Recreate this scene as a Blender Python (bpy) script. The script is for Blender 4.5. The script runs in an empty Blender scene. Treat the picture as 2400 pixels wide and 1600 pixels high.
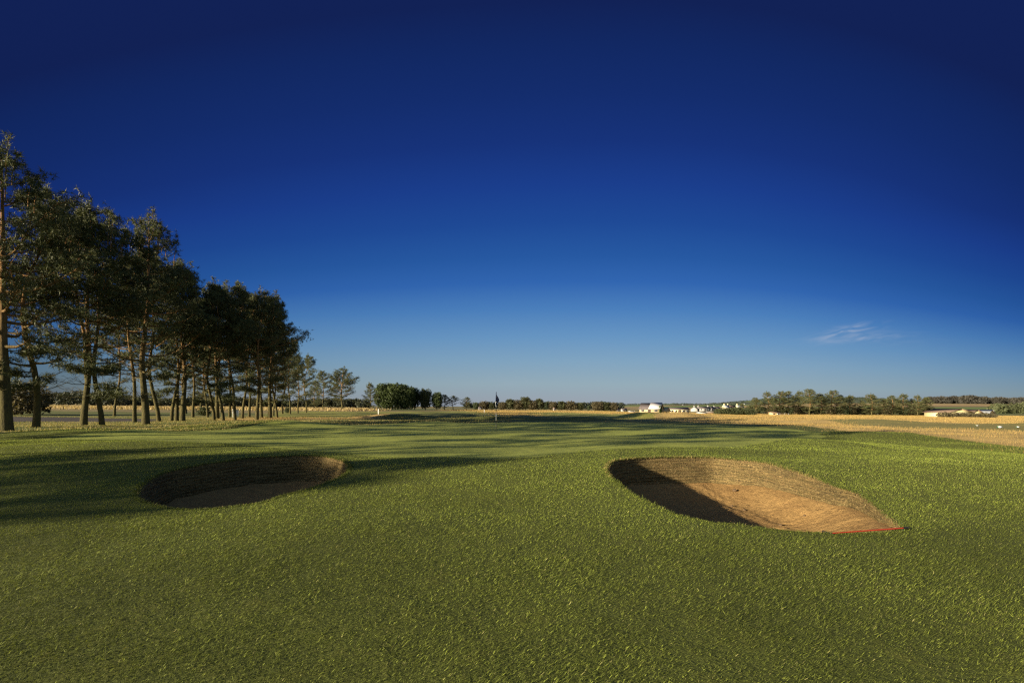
import bpy, math, random
import numpy as np
from mathutils import Vector
sc = bpy.context.scene
R = math.radians
# ------------------------------------------------------------------ camera
F = 1133.0; CAM_H = 1.6; ROLL = 0.0083
cam = bpy.data.cameras.new('camera'); camo = bpy.data.objects.new('camera', cam)
sc.collection.objects.link(camo); sc.camera = camo
cam.sensor_width = 36.0; cam.lens = 36.0 * F / 2400.0; cam.shift_y = 153.0 / 2400.0
cam.clip_start = 0.05; cam.clip_end = 20000
camo.location = (0, 0, CAM_H); camo.rotation_euler = (math.pi / 2, -ROLL, 0)
# ------------------------------------------------------------------ light
SUN_EL = 12.4; SUN_DIR = (-0.84, -0.5426)            # horizontal direction TOWARDS the sun
EXPO = 1.5
sun = bpy.data.lights.new('sun', 'SUN'); suno = bpy.data.objects.new('sun', sun); sc.collection.objects.link(suno)
sun.energy = 5.0; sun.angle = R(0.5); sun.color = (1.0, 0.86, 0.62)
sv = Vector((SUN_DIR[0] * math.cos(R(SUN_EL)), SUN_DIR[1] * math.cos(R(SUN_EL)), math.sin(R(SUN_EL))))
suno.rotation_euler = sv.to_track_quat('Z', 'Y').to_euler()
suno.location = sv * 300
sc.view_settings.view_transform = 'Standard'; sc.view_settings.look = 'None'
sc.view_settings.exposure = EXPO; sc.view_settings.gamma = 1.0

def s2l(c):
    return tuple(((v / 255.0) / 12.92 if v / 255.0 <= 0.04045 else ((v / 255.0 + 0.055) / 1.055) ** 2.4) for v in c)

def build_world():
    w = bpy.data.worlds.new('World'); sc.world = w; w.use_nodes = True
    nt = w.node_tree; N = nt.nodes; L = nt.links
    bg = N['Background']; bg.inputs[1].default_value = 0.1
    sky = N.new('ShaderNodeTexSky'); sky.sky_type = 'NISHITA'; sky.sun_disc = False
    sky.sun_elevation = R(SUN_EL); sky.sun_rotation = math.atan2(SUN_DIR[0], SUN_DIR[1])
    tc = N.new('ShaderNodeTexCoord'); sep = N.new('ShaderNodeSeparateXYZ'); L.new(tc.outputs['Generated'], sep.inputs[0])
    def M(op, a, b=None, c=None, clamp=False):
        m = N.new('ShaderNodeMath'); m.operation = op; m.use_clamp = clamp
        for i, v in enumerate((a, b, c)):
            if v is None: continue
            if isinstance(v, (int, float)): m.inputs[i].default_value = v
            else: L.new(v, m.inputs[i])
        return m.outputs[0]
    X, Y, Z = sep.outputs
    ys = M('MAXIMUM', Y, 0.05)
    U = M('DIVIDE', X, ys); V = M('DIVIDE', Z, ys)
    du = M('SUBTRACT', U, 0.26)
    dr = M('MAXIMUM', du, 0.0); dl = M('MINIMUM', du, 0.0)
    t = M('ADD', V, M('MULTIPLY', M('ADD', M('MULTIPLY', M('MULTIPLY', dr, dr), 0.28), M('MULTIPLY', M('MULTIPLY', dl, dl), 0.10)), M('MULTIPLY', V, 2.4, clamp=True)))
    t = M('DIVIDE', t, 1.0, clamp=True)
    ramp = N.new('ShaderNodeValToRGB'); L.new(t, ramp.inputs[0])
    pts = [(945, (154, 163, 174)), (900, (149, 172, 184)), (845, (128, 164, 192)), (790, (104, 150, 194)), (725, (76, 128, 188)),
           (660, (50, 102, 176)), (600, (39, 89, 162)), (520, (31, 74, 150)), (430, (27, 62, 140)), (330, (23, 51, 122)),
           (220, (20, 45, 109)), (100, (18, 40, 98)), (0, (18, 34, 86))]
    el = ramp.color_ramp.elements
    while len(el) > 1: el.remove(el[-1])
    for i, (y, c) in enumerate(pts):
        p = (955 - y) / F
        e = el[0] if i == 0 else el.new(p)
        e.position = p; l = s2l(c); e.color = (l[0], l[1], l[2], 1)
    # darker towards both sides of the view, as a polarised sky is
    g = M('SUBTRACT', 1.0, M('MULTIPLY', M('MULTIPLY', M('MULTIPLY', du, du), 0.46), M('EXPONENT', M('MULTIPLY', V, -4.0)))); g = M('MAXIMUM', g, 0.33)
    # thin cirrus
    def cloud(u0, v0, su, sv_, amp, tilt, sc_, seed):
        a = M('SUBTRACT', U, u0); b = M('SUBTRACT', M('SUBTRACT', V, v0), M('MULTIPLY', a, tilt))
        r = M('ADD', M('POWER', M('ABSOLUTE', M('DIVIDE', a, su)), 2.0), M('POWER', M('ABSOLUTE', M('DIVIDE', b, sv_)), 2.0))
        m = M('EXPONENT', M('MULTIPLY', r, -1.0))
        cb = N.new('ShaderNodeCombineXYZ'); L.new(M('MULTIPLY', a, sc_), cb.inputs[0]); L.new(M('MULTIPLY', b, sc_ * 5), cb.inputs[1]); cb.inputs[2].default_value = seed
        nz = N.new('ShaderNodeTexNoise'); nz.inputs['Scale'].default_value = 1.0; nz.inputs['Detail'].default_value = 5; nz.inputs['Distortion'].default_value = 0.6
        L.new(cb.outputs[0], nz.inputs['Vector'])
        k = M('MULTIPLY', M('SUBTRACT', nz.outputs[0], 0.42, clamp=True), 3.2, clamp=True)
        return M('MULTIPLY', M('MULTIPLY', m, k), amp)
    cl = M('ADD', cloud(0.69, 0.160, 0.055, 0.011, 1.0, 0.22, 22, 1.3), cloud(0.72, 0.148, 0.075, 0.008, 0.75, 0.06, 18, 4.1))
    cl = M('ADD', cl, cloud(0.73, 0.150, 0.12, 0.014, 0.22, 0.0, 12, 7.7))
    cl = M('ADD', cl, cloud(-0.02, 0.048, 0.10, 0.010, 0.16, 0.0, 15, 9.2))
    cl = M('ADD', cl, cloud(0.45, 0.10, 0.35, 0.02, 0.07, -0.02, 6, 2.2), clamp=True)
    def mix(f, a, b, typ='MIX'):
        m = N.new('ShaderNodeMix'); m.data_type = 'RGBA'; m.blend_type = typ
        for s, v in ((m.inputs[0], f), (m.inputs[6], a), (m.inputs[7], b)):
            if isinstance(v, (int, float)): s.default_value = v
            elif isinstance(v, tuple): s.default_value = v
            else: L.new(v, s)
        return m.outputs[2]
    col = mix(cl, ramp.outputs[0], s2l((165, 180, 205)) + (1,))
    k = 1.0 / (2 ** EXPO * 0.1)
    cg = N.new('ShaderNodeCombineXYZ'); gk = M('MULTIPLY', g, k)
    for i in range(3): L.new(gk, cg.inputs[i])
    col = mix(1.0, col, cg.outputs[0], 'MULTIPLY')
    mr = N.new('ShaderNodeMapRange'); mr.interpolation_type = 'SMOOTHSTEP'
    L.new(Y, mr.inputs[0]); mr.inputs[1].default_value = 0.22; mr.inputs[2].default_value = 0.50; mr.inputs[3].default_value = 0; mr.inputs[4].default_value = 1
    back = mix(1.0, sky.outputs[0], (.36, .40, .47, 1), 'MULTIPLY')
    fin = mix(mr.outputs[0], back, col)
    L.new(fin, bg.inputs[0])
build_world()

# ------------------------------------------------------------------ numpy helpers
rng = np.random.default_rng(7)
_lat = rng.random((256, 256))
def vnoise(x, y):
    x = np.asarray(x, float); y = np.asarray(y, float)
    xi = np.floor(x).astype(int); yi = np.floor(y).astype(int); fx = x - xi; fy = y - yi
    fx = fx * fx * (3 - 2 * fx); fy = fy * fy * (3 - 2 * fy)
    a = _lat[xi & 255, yi & 255]; b = _lat[(xi + 1) & 255, yi & 255]; c = _lat[xi & 255, (yi + 1) & 255]; d = _lat[(xi + 1) & 255, (yi + 1) & 255]
    return (a * (1 - fx) + b * fx) * (1 - fy) + (c * (1 - fx) + d * fx) * fy
def fbm(x, y, o=4):
    s = 0; a = .5; t = 0
    for i in range(o):
        s = s + a * vnoise(x * 2 ** i + 17.3 * i, y * 2 ** i + 9.1 * i); t += a; a *= .5
    return s / t
def sst(a, b, x):
    t = np.clip((np.asarray(x, float) - a) / (b - a), 0, 1); return t * t * (3 - 2 * t)
def yh(x): return 953 + (np.asarray(x, float) - 1200) * ROLL
def ray(px, py):
    u = (px - 1200) / F; v = (953 - py) / F; c, s = math.cos(ROLL), math.sin(ROLL)
    return u * c - v * s, u * s + v * c            # X/Y, Z/Y
def to_img(X, Y, Z):
    """where a point of the ground shows in the 2400 px photograph: only used to read off the zones' outlines on the ground"""
    Ys = np.maximum(Y, 0.5); U = X / Ys; V = (Z - CAM_H) / Ys
    c, s = math.cos(ROLL), math.sin(ROLL)
    u = U * c + V * s; v = -U * s + V * c
    return 1200 + F * u, 953 - F * v
BUMPS = [(-15.5, 31, .42, 4.2, 2.4), (-19, 20.5, .30, 5, 2.8), (-11, 15, .14, 4, 2), (20.5, 28.5, .34, 6.5, 3.2), (13, 20, .12, 4, 2),
         (21, 78, .95, 3.4, 2.6), (27.5, 80, 1.0, 4.2, 2.6), (-8, 66, .65, 7, 2.6), (-14, 60, .60, 5, 2.4), (-2, 58, .45, 6, 2.2), (-5, 50, .30, 4, 2.0), (8, 60, .40, 5, 2.2),
         (3, 72, .4, 5, 3), (44, 62, .45, 9, 4), (60, 52, .35, 8, 3), (34, 96, .5, 9, 5), (5, 45, .16, 6, 3), (-9, 42, .18, 5, 2.5)]
def gz(x, y):
    x = np.asarray(x, float); y = np.asarray(y, float)
    z = 0.30 * sst(7.2, 12.2, y - 0.02 * (x * 0)) * (1 - sst(16, 60, y)) * (1 - sst(9, 20, x)) * (1 - sst(14, 26, -x))
    z = z - 0.05 * np.exp(-((x + 0.6) / 2.2) ** 2 - ((y - 12.3) / 2.2) ** 2)
    for bx, by, h, sx, sy in BUMPS:
        z = z + h * np.exp(-((x - bx) / sx) ** 2 - ((y - by) / sy) ** 2)
    w = sst(3, 20, y)
    z = z + (fbm(x / 5.5 + 3, y / 5.5 + 8, 3) - .5) * .26 * w
    z = z + (fbm(x / 14 + 30, y / 14 + 3, 3) - .5) * .35 * sst(30, 80, np.hypot(x, y)) * (1 - sst(300, 600, y))
    z = z + (fbm(x / 1.3, y / 1.3, 2) - .5) * .03
    z = z + 10.5 * sst(330, 640, y) * sst(120, 500, x)      # rising farmland, far right
    z = z - 0.6 * sst(100, 170, y) * sst(35, 60, x) * (1 - sst(250, 400, y))
    return z
def ground_pt(px, py):
    u, v = ray(px, py); z = 0.1; Y = 10
    for _ in range(60):
        Y = .5 * Y + .5 * min(max((z - CAM_H) / min(v, -1e-4), 1), 2000); z = float(gz(u * Y, Y))
    return np.array((u * Y, Y, z))
def at(px, Y):
    """a spot on the ground at distance Y along the direction of column px"""
    X = (px - 1200) / F * Y; return X, Y, float(gz(X, Y))

def new_obj(name, me, parent=None):
    o = bpy.data.objects.new(name, me); sc.collection.objects.link(o); o.parent = parent; return o
def mk(name, V, polys, mat, parent=None, cols=None, smooth=False, link=True, mats=None, midx=None):
    """polys: list of int arrays (n,k)"""
    me = bpy.data.meshes.new(name); V = np.asarray(V, dtype=np.float32)
    me.vertices.add(len(V)); me.vertices.foreach_set('co', V.ravel())
    polys = [np.asarray(p, dtype=np.int32) for p in polys if len(p)]
    nl = sum(p.size for p in polys); npol = sum(len(p) for p in polys)
    me.loops.add(nl); me.polygons.add(npol)
    me.loops.foreach_set('vertex_index', np.concatenate([p.ravel() for p in polys]))
    tot = np.concatenate([np.full(len(p), p.shape[1], dtype=np.int32) for p in polys])
    me.polygons.foreach_set('loop_start', np.concatenate([[0], np.cumsum(tot)[:-1]]).astype(np.int32))
    me.polygons.foreach_set('loop_total', tot)
    if smooth: me.polygons.foreach_set('use_smooth', np.ones(npol, dtype=bool))
    if midx is not None: me.polygons.foreach_set('material_index', np.asarray(midx, dtype=np.int32))
    me.update(calc_edges=True)
    if cols is not None:
        c = np.ones((len(V), 4), dtype=np.float32); c[:, :3] = cols
        a = me.color_attributes.new('col', 'FLOAT_COLOR', 'POINT'); a.data.foreach_set('color', c.ravel())
    for m in (mats or [mat]): me.materials.append(m)
    if not link: return me
    return new_obj(name, me, parent)
def tag(o, label=None, cat=None, group=None, kind=None):
    for k, v in (('label', label), ('category', cat), ('group', group), ('kind', kind)):
        if v: o[k] = v
    return o
def empty(name, loc, rz=0.0):
    o = bpy.data.objects.new(name, None); sc.collection.objects.link(o); o.location = loc; o.rotation_euler = (0, 0, rz); o.empty_display_size = .2
    return o

# ------------------------------------------------------------------ materials
class NT:
    def __init__(s, name):
        s.m = bpy.data.materials.new(name); s.m.use_nodes = True; s.t = s.m.node_tree; s.N = s.t.nodes; s.L = s.t.links
        s.b = s.N['Principled BSDF']; s.b.inputs['Specular IOR Level'].default_value = .2
    def put(s, sock, v):
        if isinstance(v, (int, float)): sock.default_value = v
        elif isinstance(v, tuple): sock.default_value = v if len(v) == 4 or sock.type == 'VECTOR' else v + (1,)
        else: s.L.new(v, sock)
    def math(s, op, a, b=0.0, clamp=False):
        m = s.N.new('ShaderNodeMath'); m.operation = op; m.use_clamp = clamp; s.put(m.inputs[0], a); s.put(m.inputs[1], b); return m.outputs[0]
    def mix(s, f, a, b, typ='MIX'):
        m = s.N.new('ShaderNodeMix'); m.data_type = 'RGBA'; m.blend_type = typ; s.put(m.inputs[0], f); s.put(m.inputs[6], a); s.put(m.inputs[7], b); return m.outputs[2]
    def coord(s, which='Object', scale=(1, 1, 1)):
        c = s.N.new('ShaderNodeTexCoord'); mp = s.N.new('ShaderNodeMapping'); mp.inputs['Scale'].default_value = scale
        s.L.new(c.outputs[which], mp.inputs[0]); return mp.outputs[0]
    def noise(s, vec, scale, detail=4, rough=.6, dist=0):
        n = s.N.new('ShaderNodeTexNoise'); s.L.new(vec, n.inputs['Vector']); n.inputs['Scale'].default_value = scale
        n.inputs['Detail'].default_value = detail; n.inputs['Roughness'].default_value = rough; n.inputs['Distortion'].default_value = dist; return n.outputs[0]
    def range(s, v, a, b, c=0.0, d=1.0):
        r = s.N.new('ShaderNodeMapRange'); s.put(r.inputs[0], v)
        for i, q in enumerate((a, b, c, d)): r.inputs[i + 1].default_value = q
        return r.outputs[0]
    def attr(s, name='col'):
        a = s.N.new('ShaderNodeAttribute'); a.attribute_name = name; return a.outputs['Color']
    def bump(s, h, strength=.5, dist=.02, normal=None):
        b = s.N.new('ShaderNodeBump'); s.L.new(h, b.inputs['Height']); b.inputs['Strength'].default_value = strength; b.inputs['Distance'].default_value = dist
        if normal: s.L.new(normal, b.inputs['Normal'])
        return b.outputs[0]
def simple(name, col, rough=.8, var=.25, scale=3.0, spec=.2, metal=0.0, bump=0.0):
    n = NT(name); v = n.coord(); f = n.noise(v, scale, 5)
    c = n.mix(n.range(f, .3, .7), tuple(x * (1 - var) for x in col), tuple(min(1, x * (1 + var)) for x in col))
    n.put(n.b.inputs['Base Color'], c); n.b.inputs['Roughness'].default_value = rough; n.b.inputs['Specular IOR Level'].default_value = spec
    n.b.inputs['Metallic'].default_value = metal
    if bump: n.put(n.b.inputs['Normal'], n.bump(f, bump, .02))
    return n.m
def leafy(name, transl=.3, rough=.6, gain=1.0):
    n = NT(name); c = n.attr()
    if gain != 1: c = n.mix(1.0, c, (gain, gain, gain), 'MULTIPLY')
    n.put(n.b.inputs['Base Color'], c); n.b.inputs['Roughness'].default_value = rough; n.b.inputs['Specular IOR Level'].default_value = .25
    tr = n.N.new('ShaderNodeBsdfTranslucent'); n.put(tr.inputs[0], n.mix(1.0, c, (1.15, 1.1, .6), 'MULTIPLY'))
    ms = n.N.new('ShaderNodeMixShader'); ms.inputs[0].default_value = transl
    n.L.new(n.b.outputs[0], ms.inputs[1]); n.L.new(tr.outputs[0], ms.inputs[2]); n.L.new(ms.outputs[0], n.N['Material Output'].inputs[0])
    return n.m
M_blade = leafy('grass_blades', .30, .7)
M_needle = leafy('pine_needles', .15, .6)
M_leaf = leafy('leaves', .22, .6)

def ground_material():
    n = NT('ground'); v = n.coord('Object')
    c = n.attr()
    big = n.noise(v, .35, 5, .6); mid = n.noise(v, 2.2, 5, .65, .4); fin = n.noise(v, 30, 3, .7)
    k = n.math('ADD', n.math('ADD', n.range(big, .3, .7, -.16, .16), n.range(mid, .3, .7, -.14, .14)), n.range(fin, .3, .7, -.22, .22))
    cc = n.N.new('ShaderNodeCombineXYZ'); k1 = n.math('ADD', 1.0, k)
    for i in range(3): n.L.new(k1, cc.inputs[i])
    c = n.mix(1.0, c, cc.outputs[0], 'MULTIPLY')
    yel = n.mix(n.range(mid, .52, .72, 0, .35), c, n.mix(1.0, c, (1.35, 1.05, .75), 'MULTIPLY'))
    n.put(n.b.inputs['Base Color'], yel); n.b.inputs['Roughness'].default_value = .85; n.b.inputs['Specular IOR Level'].default_value = .15
    b1 = n.bump(mid, .5, .05); b2 = n.bump(fin, .7, .012, b1); n.put(n.b.inputs['Normal'], b2)
    return n.m
M_ground = ground_material()

# ------------------------------------------------------------------ bunkers: outlines on the ground
def catmull(P, n):
    P = np.asarray(P, float); m = len(P); seg = np.linalg.norm(np.roll(P, -1, 0) - P, axis=1); cum = np.concatenate([[0], np.cumsum(seg)])
    out = []
    for s in np.linspace(0, cum[-1], n, endpoint=False):
        i = min(np.searchsorted(cum, s, 'right') - 1, m - 1); t = (s - cum[i]) / seg[i]
        a, b, c, d = P[(i - 1) % m], P[i], P[(i + 1) % m], P[(i + 2) % m]
        out.append(.5 * (2 * b + (c - a) * t + (2 * a - 5 * b + 4 * c - d) * t * t + (-a + 3 * b - 3 * c + d) * t ** 3))
    return np.array(out)
# (photo x, photo y, drop of the turf face in metres)
RB = [(1421, 1096, .62), (1436, 1080, .64), (1482, 1074, .66), (1533, 1071.5, .68), (1601, 1071, .68), (1669, 1072, .67), (1737, 1078, .64), (1796, 1085, .58),
      (1843, 1098, .50), (1908, 1119, .42), (1964, 1141, .34), (2011, 1156, .28), (2049, 1182, .20), (2086, 1212, .13), (2107, 1229, .08), (2110, 1239, .06),
      (2080, 1245, .10), (1983, 1249, .20), (1890, 1246, .38), (1847, 1243, .50), (1778, 1236, .60), (1720, 1227, .56), (1669, 1224, .60), (1627, 1215, .62), (1584, 1205, .62),
      (1550, 1190, .56), (1507, 1169, .58), (1473, 1152, .60), (1448, 1132, .60), (1428, 1115, .61)]
LB = [(318, 1163, .45), (333, 1135, .5), (382, 1108, .56), (459, 1091, .6), (535, 1080, .62), (586, 1073, .64), (663, 1069, .66), (714, 1067, .66), (765, 1070, .64), (803, 1079, .6),
      (818, 1095, .52), (803, 1114, .46), (739, 1140, .42), (663, 1160, .42), (612, 1177, .46), (535, 1187, .5), (484, 1192, .52), (433, 1193, .52), (385, 1188, .5), (345, 1178, .48)]
def rim(tab, n):
    P = np.array([np.append(ground_pt(a, b), d) for a, b, d in tab]); C = catmull(P, n)
    C[:, 2] = gz(C[:, 0], C[:, 1]); return C
RIM_R = rim(RB, 260); RIM_L = rim(LB, 240)
def inside(P, x, y):
    x = np.asarray(x); y = np.asarray(y); r = np.zeros(x.shape, bool); j = len(P) - 1
    for i in range(len(P)):
        xi, yi, xj, yj = P[i][0], P[i][1], P[j][0], P[j][1]
        if yi != yj:
            r ^= ((yi > y) != (yj > y)) & (x < (xj - xi) * (y - yi) / (yj - yi) + xi)
        j = i
    return r
def seg_near(P, x, y):
    """distance to and nearest point on closed polyline"""
    bd = np.full(x.shape, 1e9); bx = x.copy(); by = y.copy(); m = len(P)
    for i in range(m):
        ax, ay = P[i][:2]; dx, dy = P[(i + 1) % m][0] - ax, P[(i + 1) % m][1] - ay
        t = np.clip(((x - ax) * dx + (y - ay) * dy) / (dx * dx + dy * dy + 1e-12), 0, 1)
        qx, qy = ax + t * dx, ay + t * dy; d = np.hypot(x - qx, y - qy); k = d < bd
        bd = np.where(k, d, bd); bx = np.where(k, qx, bx); by = np.where(k, qy, by)
    return bd, bx, by

# ------------------------------------------------------------------ ground sheet
C_SEMI = (.072, .082, .018); C_GREEN = (.205, .228, .046); C_GOLD = (.42, .295, .110); C_FAIR = (.205, .205, .050)
C_LITTER = (.185, .165, .055); C_ROAD = (.065, .055, .05); C_SCRUB = (.19, .135, .06); C_FIELD = (.36, .28, .12); C_DARK = (.05, .06, .02)
# outlines in (photo column, pixels under the horizon)
ZONES = [
    ((.11, .12, .035), [(-4000, 18), (-4000, 30), (600, 30), (600, 18)], 'lawn'),
    (C_LITTER, [(-6000, 36), (0, 36), (320, 26), (640, 22), (760, 30), (900, 27), (900, 33), (700, 40), (430, 52), (160, 72), (0, 88), (-6000, 300)], 'litter'),
    (C_FIELD, [(-6000, .6), (860, .6), (860, 8), (-6000, 12)], 'field'),
    (C_SCRUB, [(-6000, 9), (860, 7.5), (860, 12), (-6000, 19)], 'scrub'),
    (C_ROAD, [(-6000, 29.5), (-200, 31), (110, 31), (335, 31), (360, 34), (335, 40), (110, 41), (-200, 44), (-6000, 70)], 'road'),
    (C_FAIR, [(640, 14.5), (900, 12), (1240, 9), (1240, 17), (1000, 18), (900, 25), (700, 28), (640, 26)], 'fairway'),
    (C_GOLD, [(640, 28), (900, 25), (1010, 24), (900, 28.5), (700, 33.5), (500, 36), (500, 33)], 'gold'),
    (C_GOLD, [(1020, 7.5), (1060, 6.5), (1165, 7), (1300, 6), (1600, 6), (1800, 8), (6000, 8), (9000, 500), (2600, 110), (2400, 76), (2250, 66), (2150, 60), (2080, 56), (2000, 48), (1960, 42), (1850, 37), (1700, 33),
              (1620, 30), (1560, 26), (1500, 26), (1400, 28), (1280, 22), (1200, 20), (1140, 13), (1120, 10), (1080, 8.5)], 'gold'),
    (C_FAIR, [(1230, 11.5), (1300, 10.5), (1420, 14), (1520, 13), (1570, 15), (1500, 25), (1400, 28), (1290, 23), (1240, 17)], 'fairway'),
    ((.20, .175, .06), [(1900, 25), (2000, 24), (2150, 28), (2400, 30), (5000, 50), (5000, 75), (2400, 44), (2150, 40), (2000, 31)], 'fairway'),
    (C_GREEN, [(330, 106), (470, 112), (560, 113), (820, 127), (1000, 134), (1150, 135.5), (1280, 130), (1420, 113), (1740, 104.5), (1850, 83), (1990, 53), (1850, 43), (1600, 34), (1300, 36), (1100, 37),
               (700, 52), (300, 80), (120, 96), (200, 103)], 'green'),
]
ZN = {}
for i, z in enumerate(ZONES): ZN.setdefault(z[2], []).append(i + 1)
def zone_of(x, y, z=None, jit=1.0):
    x = np.asarray(x, float); y = np.asarray(y, float)
    wx = (fbm(x / 1.7 + 50, y / 1.7, 3) - .5) * jit; wy = (fbm(x / 1.7, y / 1.7 + 70, 3) - .5) * jit
    if z is None: z = gz(x, y)
    wy = wy + (fbm(x / 6 + 12, y / 6 + 31, 3) - .5) * .22 * np.clip(y - 18, 0, 60)
    # low relief only: mounds do not bend the mowing lines
    px, py = to_img(x + wx, y + wy, np.minimum(z, .3) * .0 + .12); d = py - yh(px)
    out = np.zeros(x.shape, int)
    for i, (c, P, nm) in enumerate(ZONES):
        out[inside(P, px, d) & (y > 2)] = i + 1
    return out
def grow(a, b, step, g):
    out = [a]; s = step
    while out[-1] < b: out.append(out[-1] + s); s *= g
    return out
xr = grow(14, 4200, .1, 1.03); core = list(np.arange(-14, 14, .1))
xs = np.array([-v for v in xr[::-1]] + core[1:] + xr)
ys = np.array([-v for v in grow(-1.0, 90, .12, 1.09)[::-1]][:-1] + list(np.arange(1.0, 24, .1)) + grow(24, 4200, .1, 1.04))
GX, GY = np.meshgrid(xs, ys); nx, ny = len(xs), len(ys)
gx, gy = GX.ravel().copy(), GY.ravel().copy()
mask_in = np.zeros(len(gx), bool)
for P in (RIM_R, RIM_L):
    k = np.where((gx > P[:, 0].min() - .2) & (gx < P[:, 0].max() + .2) & (gy > P[:, 1].min() - .2) & (gy < P[:, 1].max() + .2))[0]
    d, qx, qy = seg_near(P, gx[k], gy[k]); ins = inside(P, gx[k], gy[k]); on = d < .056
    gx[k[on]] = qx[on]; gy[k[on]] = qy[on]; mask_in[k[ins & ~on]] = True; mask_in[k[on]] |= False
    on_idx = k[on]
    ons = globals().setdefault('ONS', set()); ons.update(on_idx.tolist())
gzv = gz(gx, gy)
gi = np.arange(nx * ny).reshape(ny, nx)
Q = np.stack([gi[:-1, :-1].ravel(), gi[:-1, 1:].ravel(), gi[1:, 1:].ravel(), gi[1:, :-1].ravel()], 1)
onm = np.zeros(len(gx), bool); onm[list(ONS)] = True
inn = mask_in[Q]; on4 = onm[Q]
kill = inn.any(1)
# faces made only of rim vertices: test their middle
allon = on4.all(1); ci = np.where(allon)[0]
cx, cy = gx[Q[ci]].mean(1), gy[Q[ci]].mean(1)
kill[ci[inside(RIM_R, cx, cy) | inside(RIM_L, cx, cy)]] = True
Q = Q[~kill]
zid = zone_of(gx, gy, gzv)
pal = np.array([C_SEMI] + [z[0] for z in ZONES])
gc = pal[zid]
far = (zid == 0) & (gy > 60)
gc[far] = np.where((fbm(gx[far] / 60, gy[far] / 60, 3) > .52)[:, None], np.array((.10, .11, .04)), np.array((.20, .16, .07)))
hill_f = (gy > 330) & (gx > 140)
fn = fbm(gx[hill_f] / 150 + 5, gy[hill_f] / 150, 2)
gc[hill_f] = np.where((fn > .5)[:, None], np.array((.12, .16, .05)), np.where((fn > .42)[:, None], np.array((.16, .10, .07)), np.array((.30, .22, .10))))
pn = fbm(gx / 3 + 9, gy / 3 + 2, 4)[:, None]
isl = np.isin(zid, ZN['litter'])[:, None]
gc = np.where(isl, gc * (1 - sst(.45, .6, pn)) + np.array((.10, .12, .035)) * sst(.45, .6, pn), gc)
isg = np.isin(zid, ZN['gold'])[:, None]
gc = np.where(isg, gc * (.75 + .5 * pn), gc)
ground = mk('ground', np.stack([gx, gy, gzv], 1), [Q], M_ground, cols=gc, smooth=True)
tag(ground, kind='structure')

# ------------------------------------------------------------------ bunkers
def bunker_mats():
    n = NT('revetted_turf'); v = n.coord('Object'); a = n.noise(v, 26, 4, .7); b = n.noise(n.coord('Object', (1, 1, 7)), 5, 4, .65)
    w = n.noise(n.coord('Object', (.6, .6, 22)), 2.2, 3, .6)
    c = n.mix(n.range(w, .35, .65), (.040, .028, .015), (.235, .155, .062)); c = n.mix(n.range(b, .35, .7, 0, .8), c, (.115, .095, .035))
    c = n.mix(n.range(a, .5, .68, 0, .8), c, (.36, .26, .11)); c = n.mix(n.range(n.noise(v, 17, 3, .6), .40, .30, 0, .85), c, (.030, .022, .014))
    n.put(n.b.inputs['Base Color'], c); n.b.inputs['Roughness'].default_value = .95
    n.put(n.b.inputs['Normal'], n.bump(a, 1.0, .05, n.bump(w, 1.0, .07)))
    s = NT('sand'); v = s.coord('Object'); a = s.noise(v, 60, 4, .75); b = s.noise(v, 9, 4, .6, .5); r = s.noise(s.coord('Object', (1, 5, 1)), 7, 3, .6, .3)
    c = s.mix(s.range(b, .3, .7), (.205, .125, .044), (.30, .186, .068)); c = s.mix(s.range(a, .3, .75, 0, .5), c, (.36, .225, .10))
    pit = s.noise(v, 24, 3, .7, .4); c = s.mix(s.range(pit, .44, .30, 0, .75), c, (.085, .045, .020)); c = s.mix(s.range(s.noise(v, 1.1, 3), .45, .65, 0, .35), c, (.19, .105, .040))
    s.put(s.b.inputs['Base Color'], c); s.b.inputs['Roughness'].default_value = .95; s.b.inputs['Specular IOR Level'].default_value = .1
    s.put(s.b.inputs['Normal'], s.bump(a, .8, .015, s.bump(pit, .8, .04, s.bump(r, .5, .05, s.bump(b, .8, .05)))))
    return n.m, s.m
M_wall, M_sand = bunker_mats()
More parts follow.
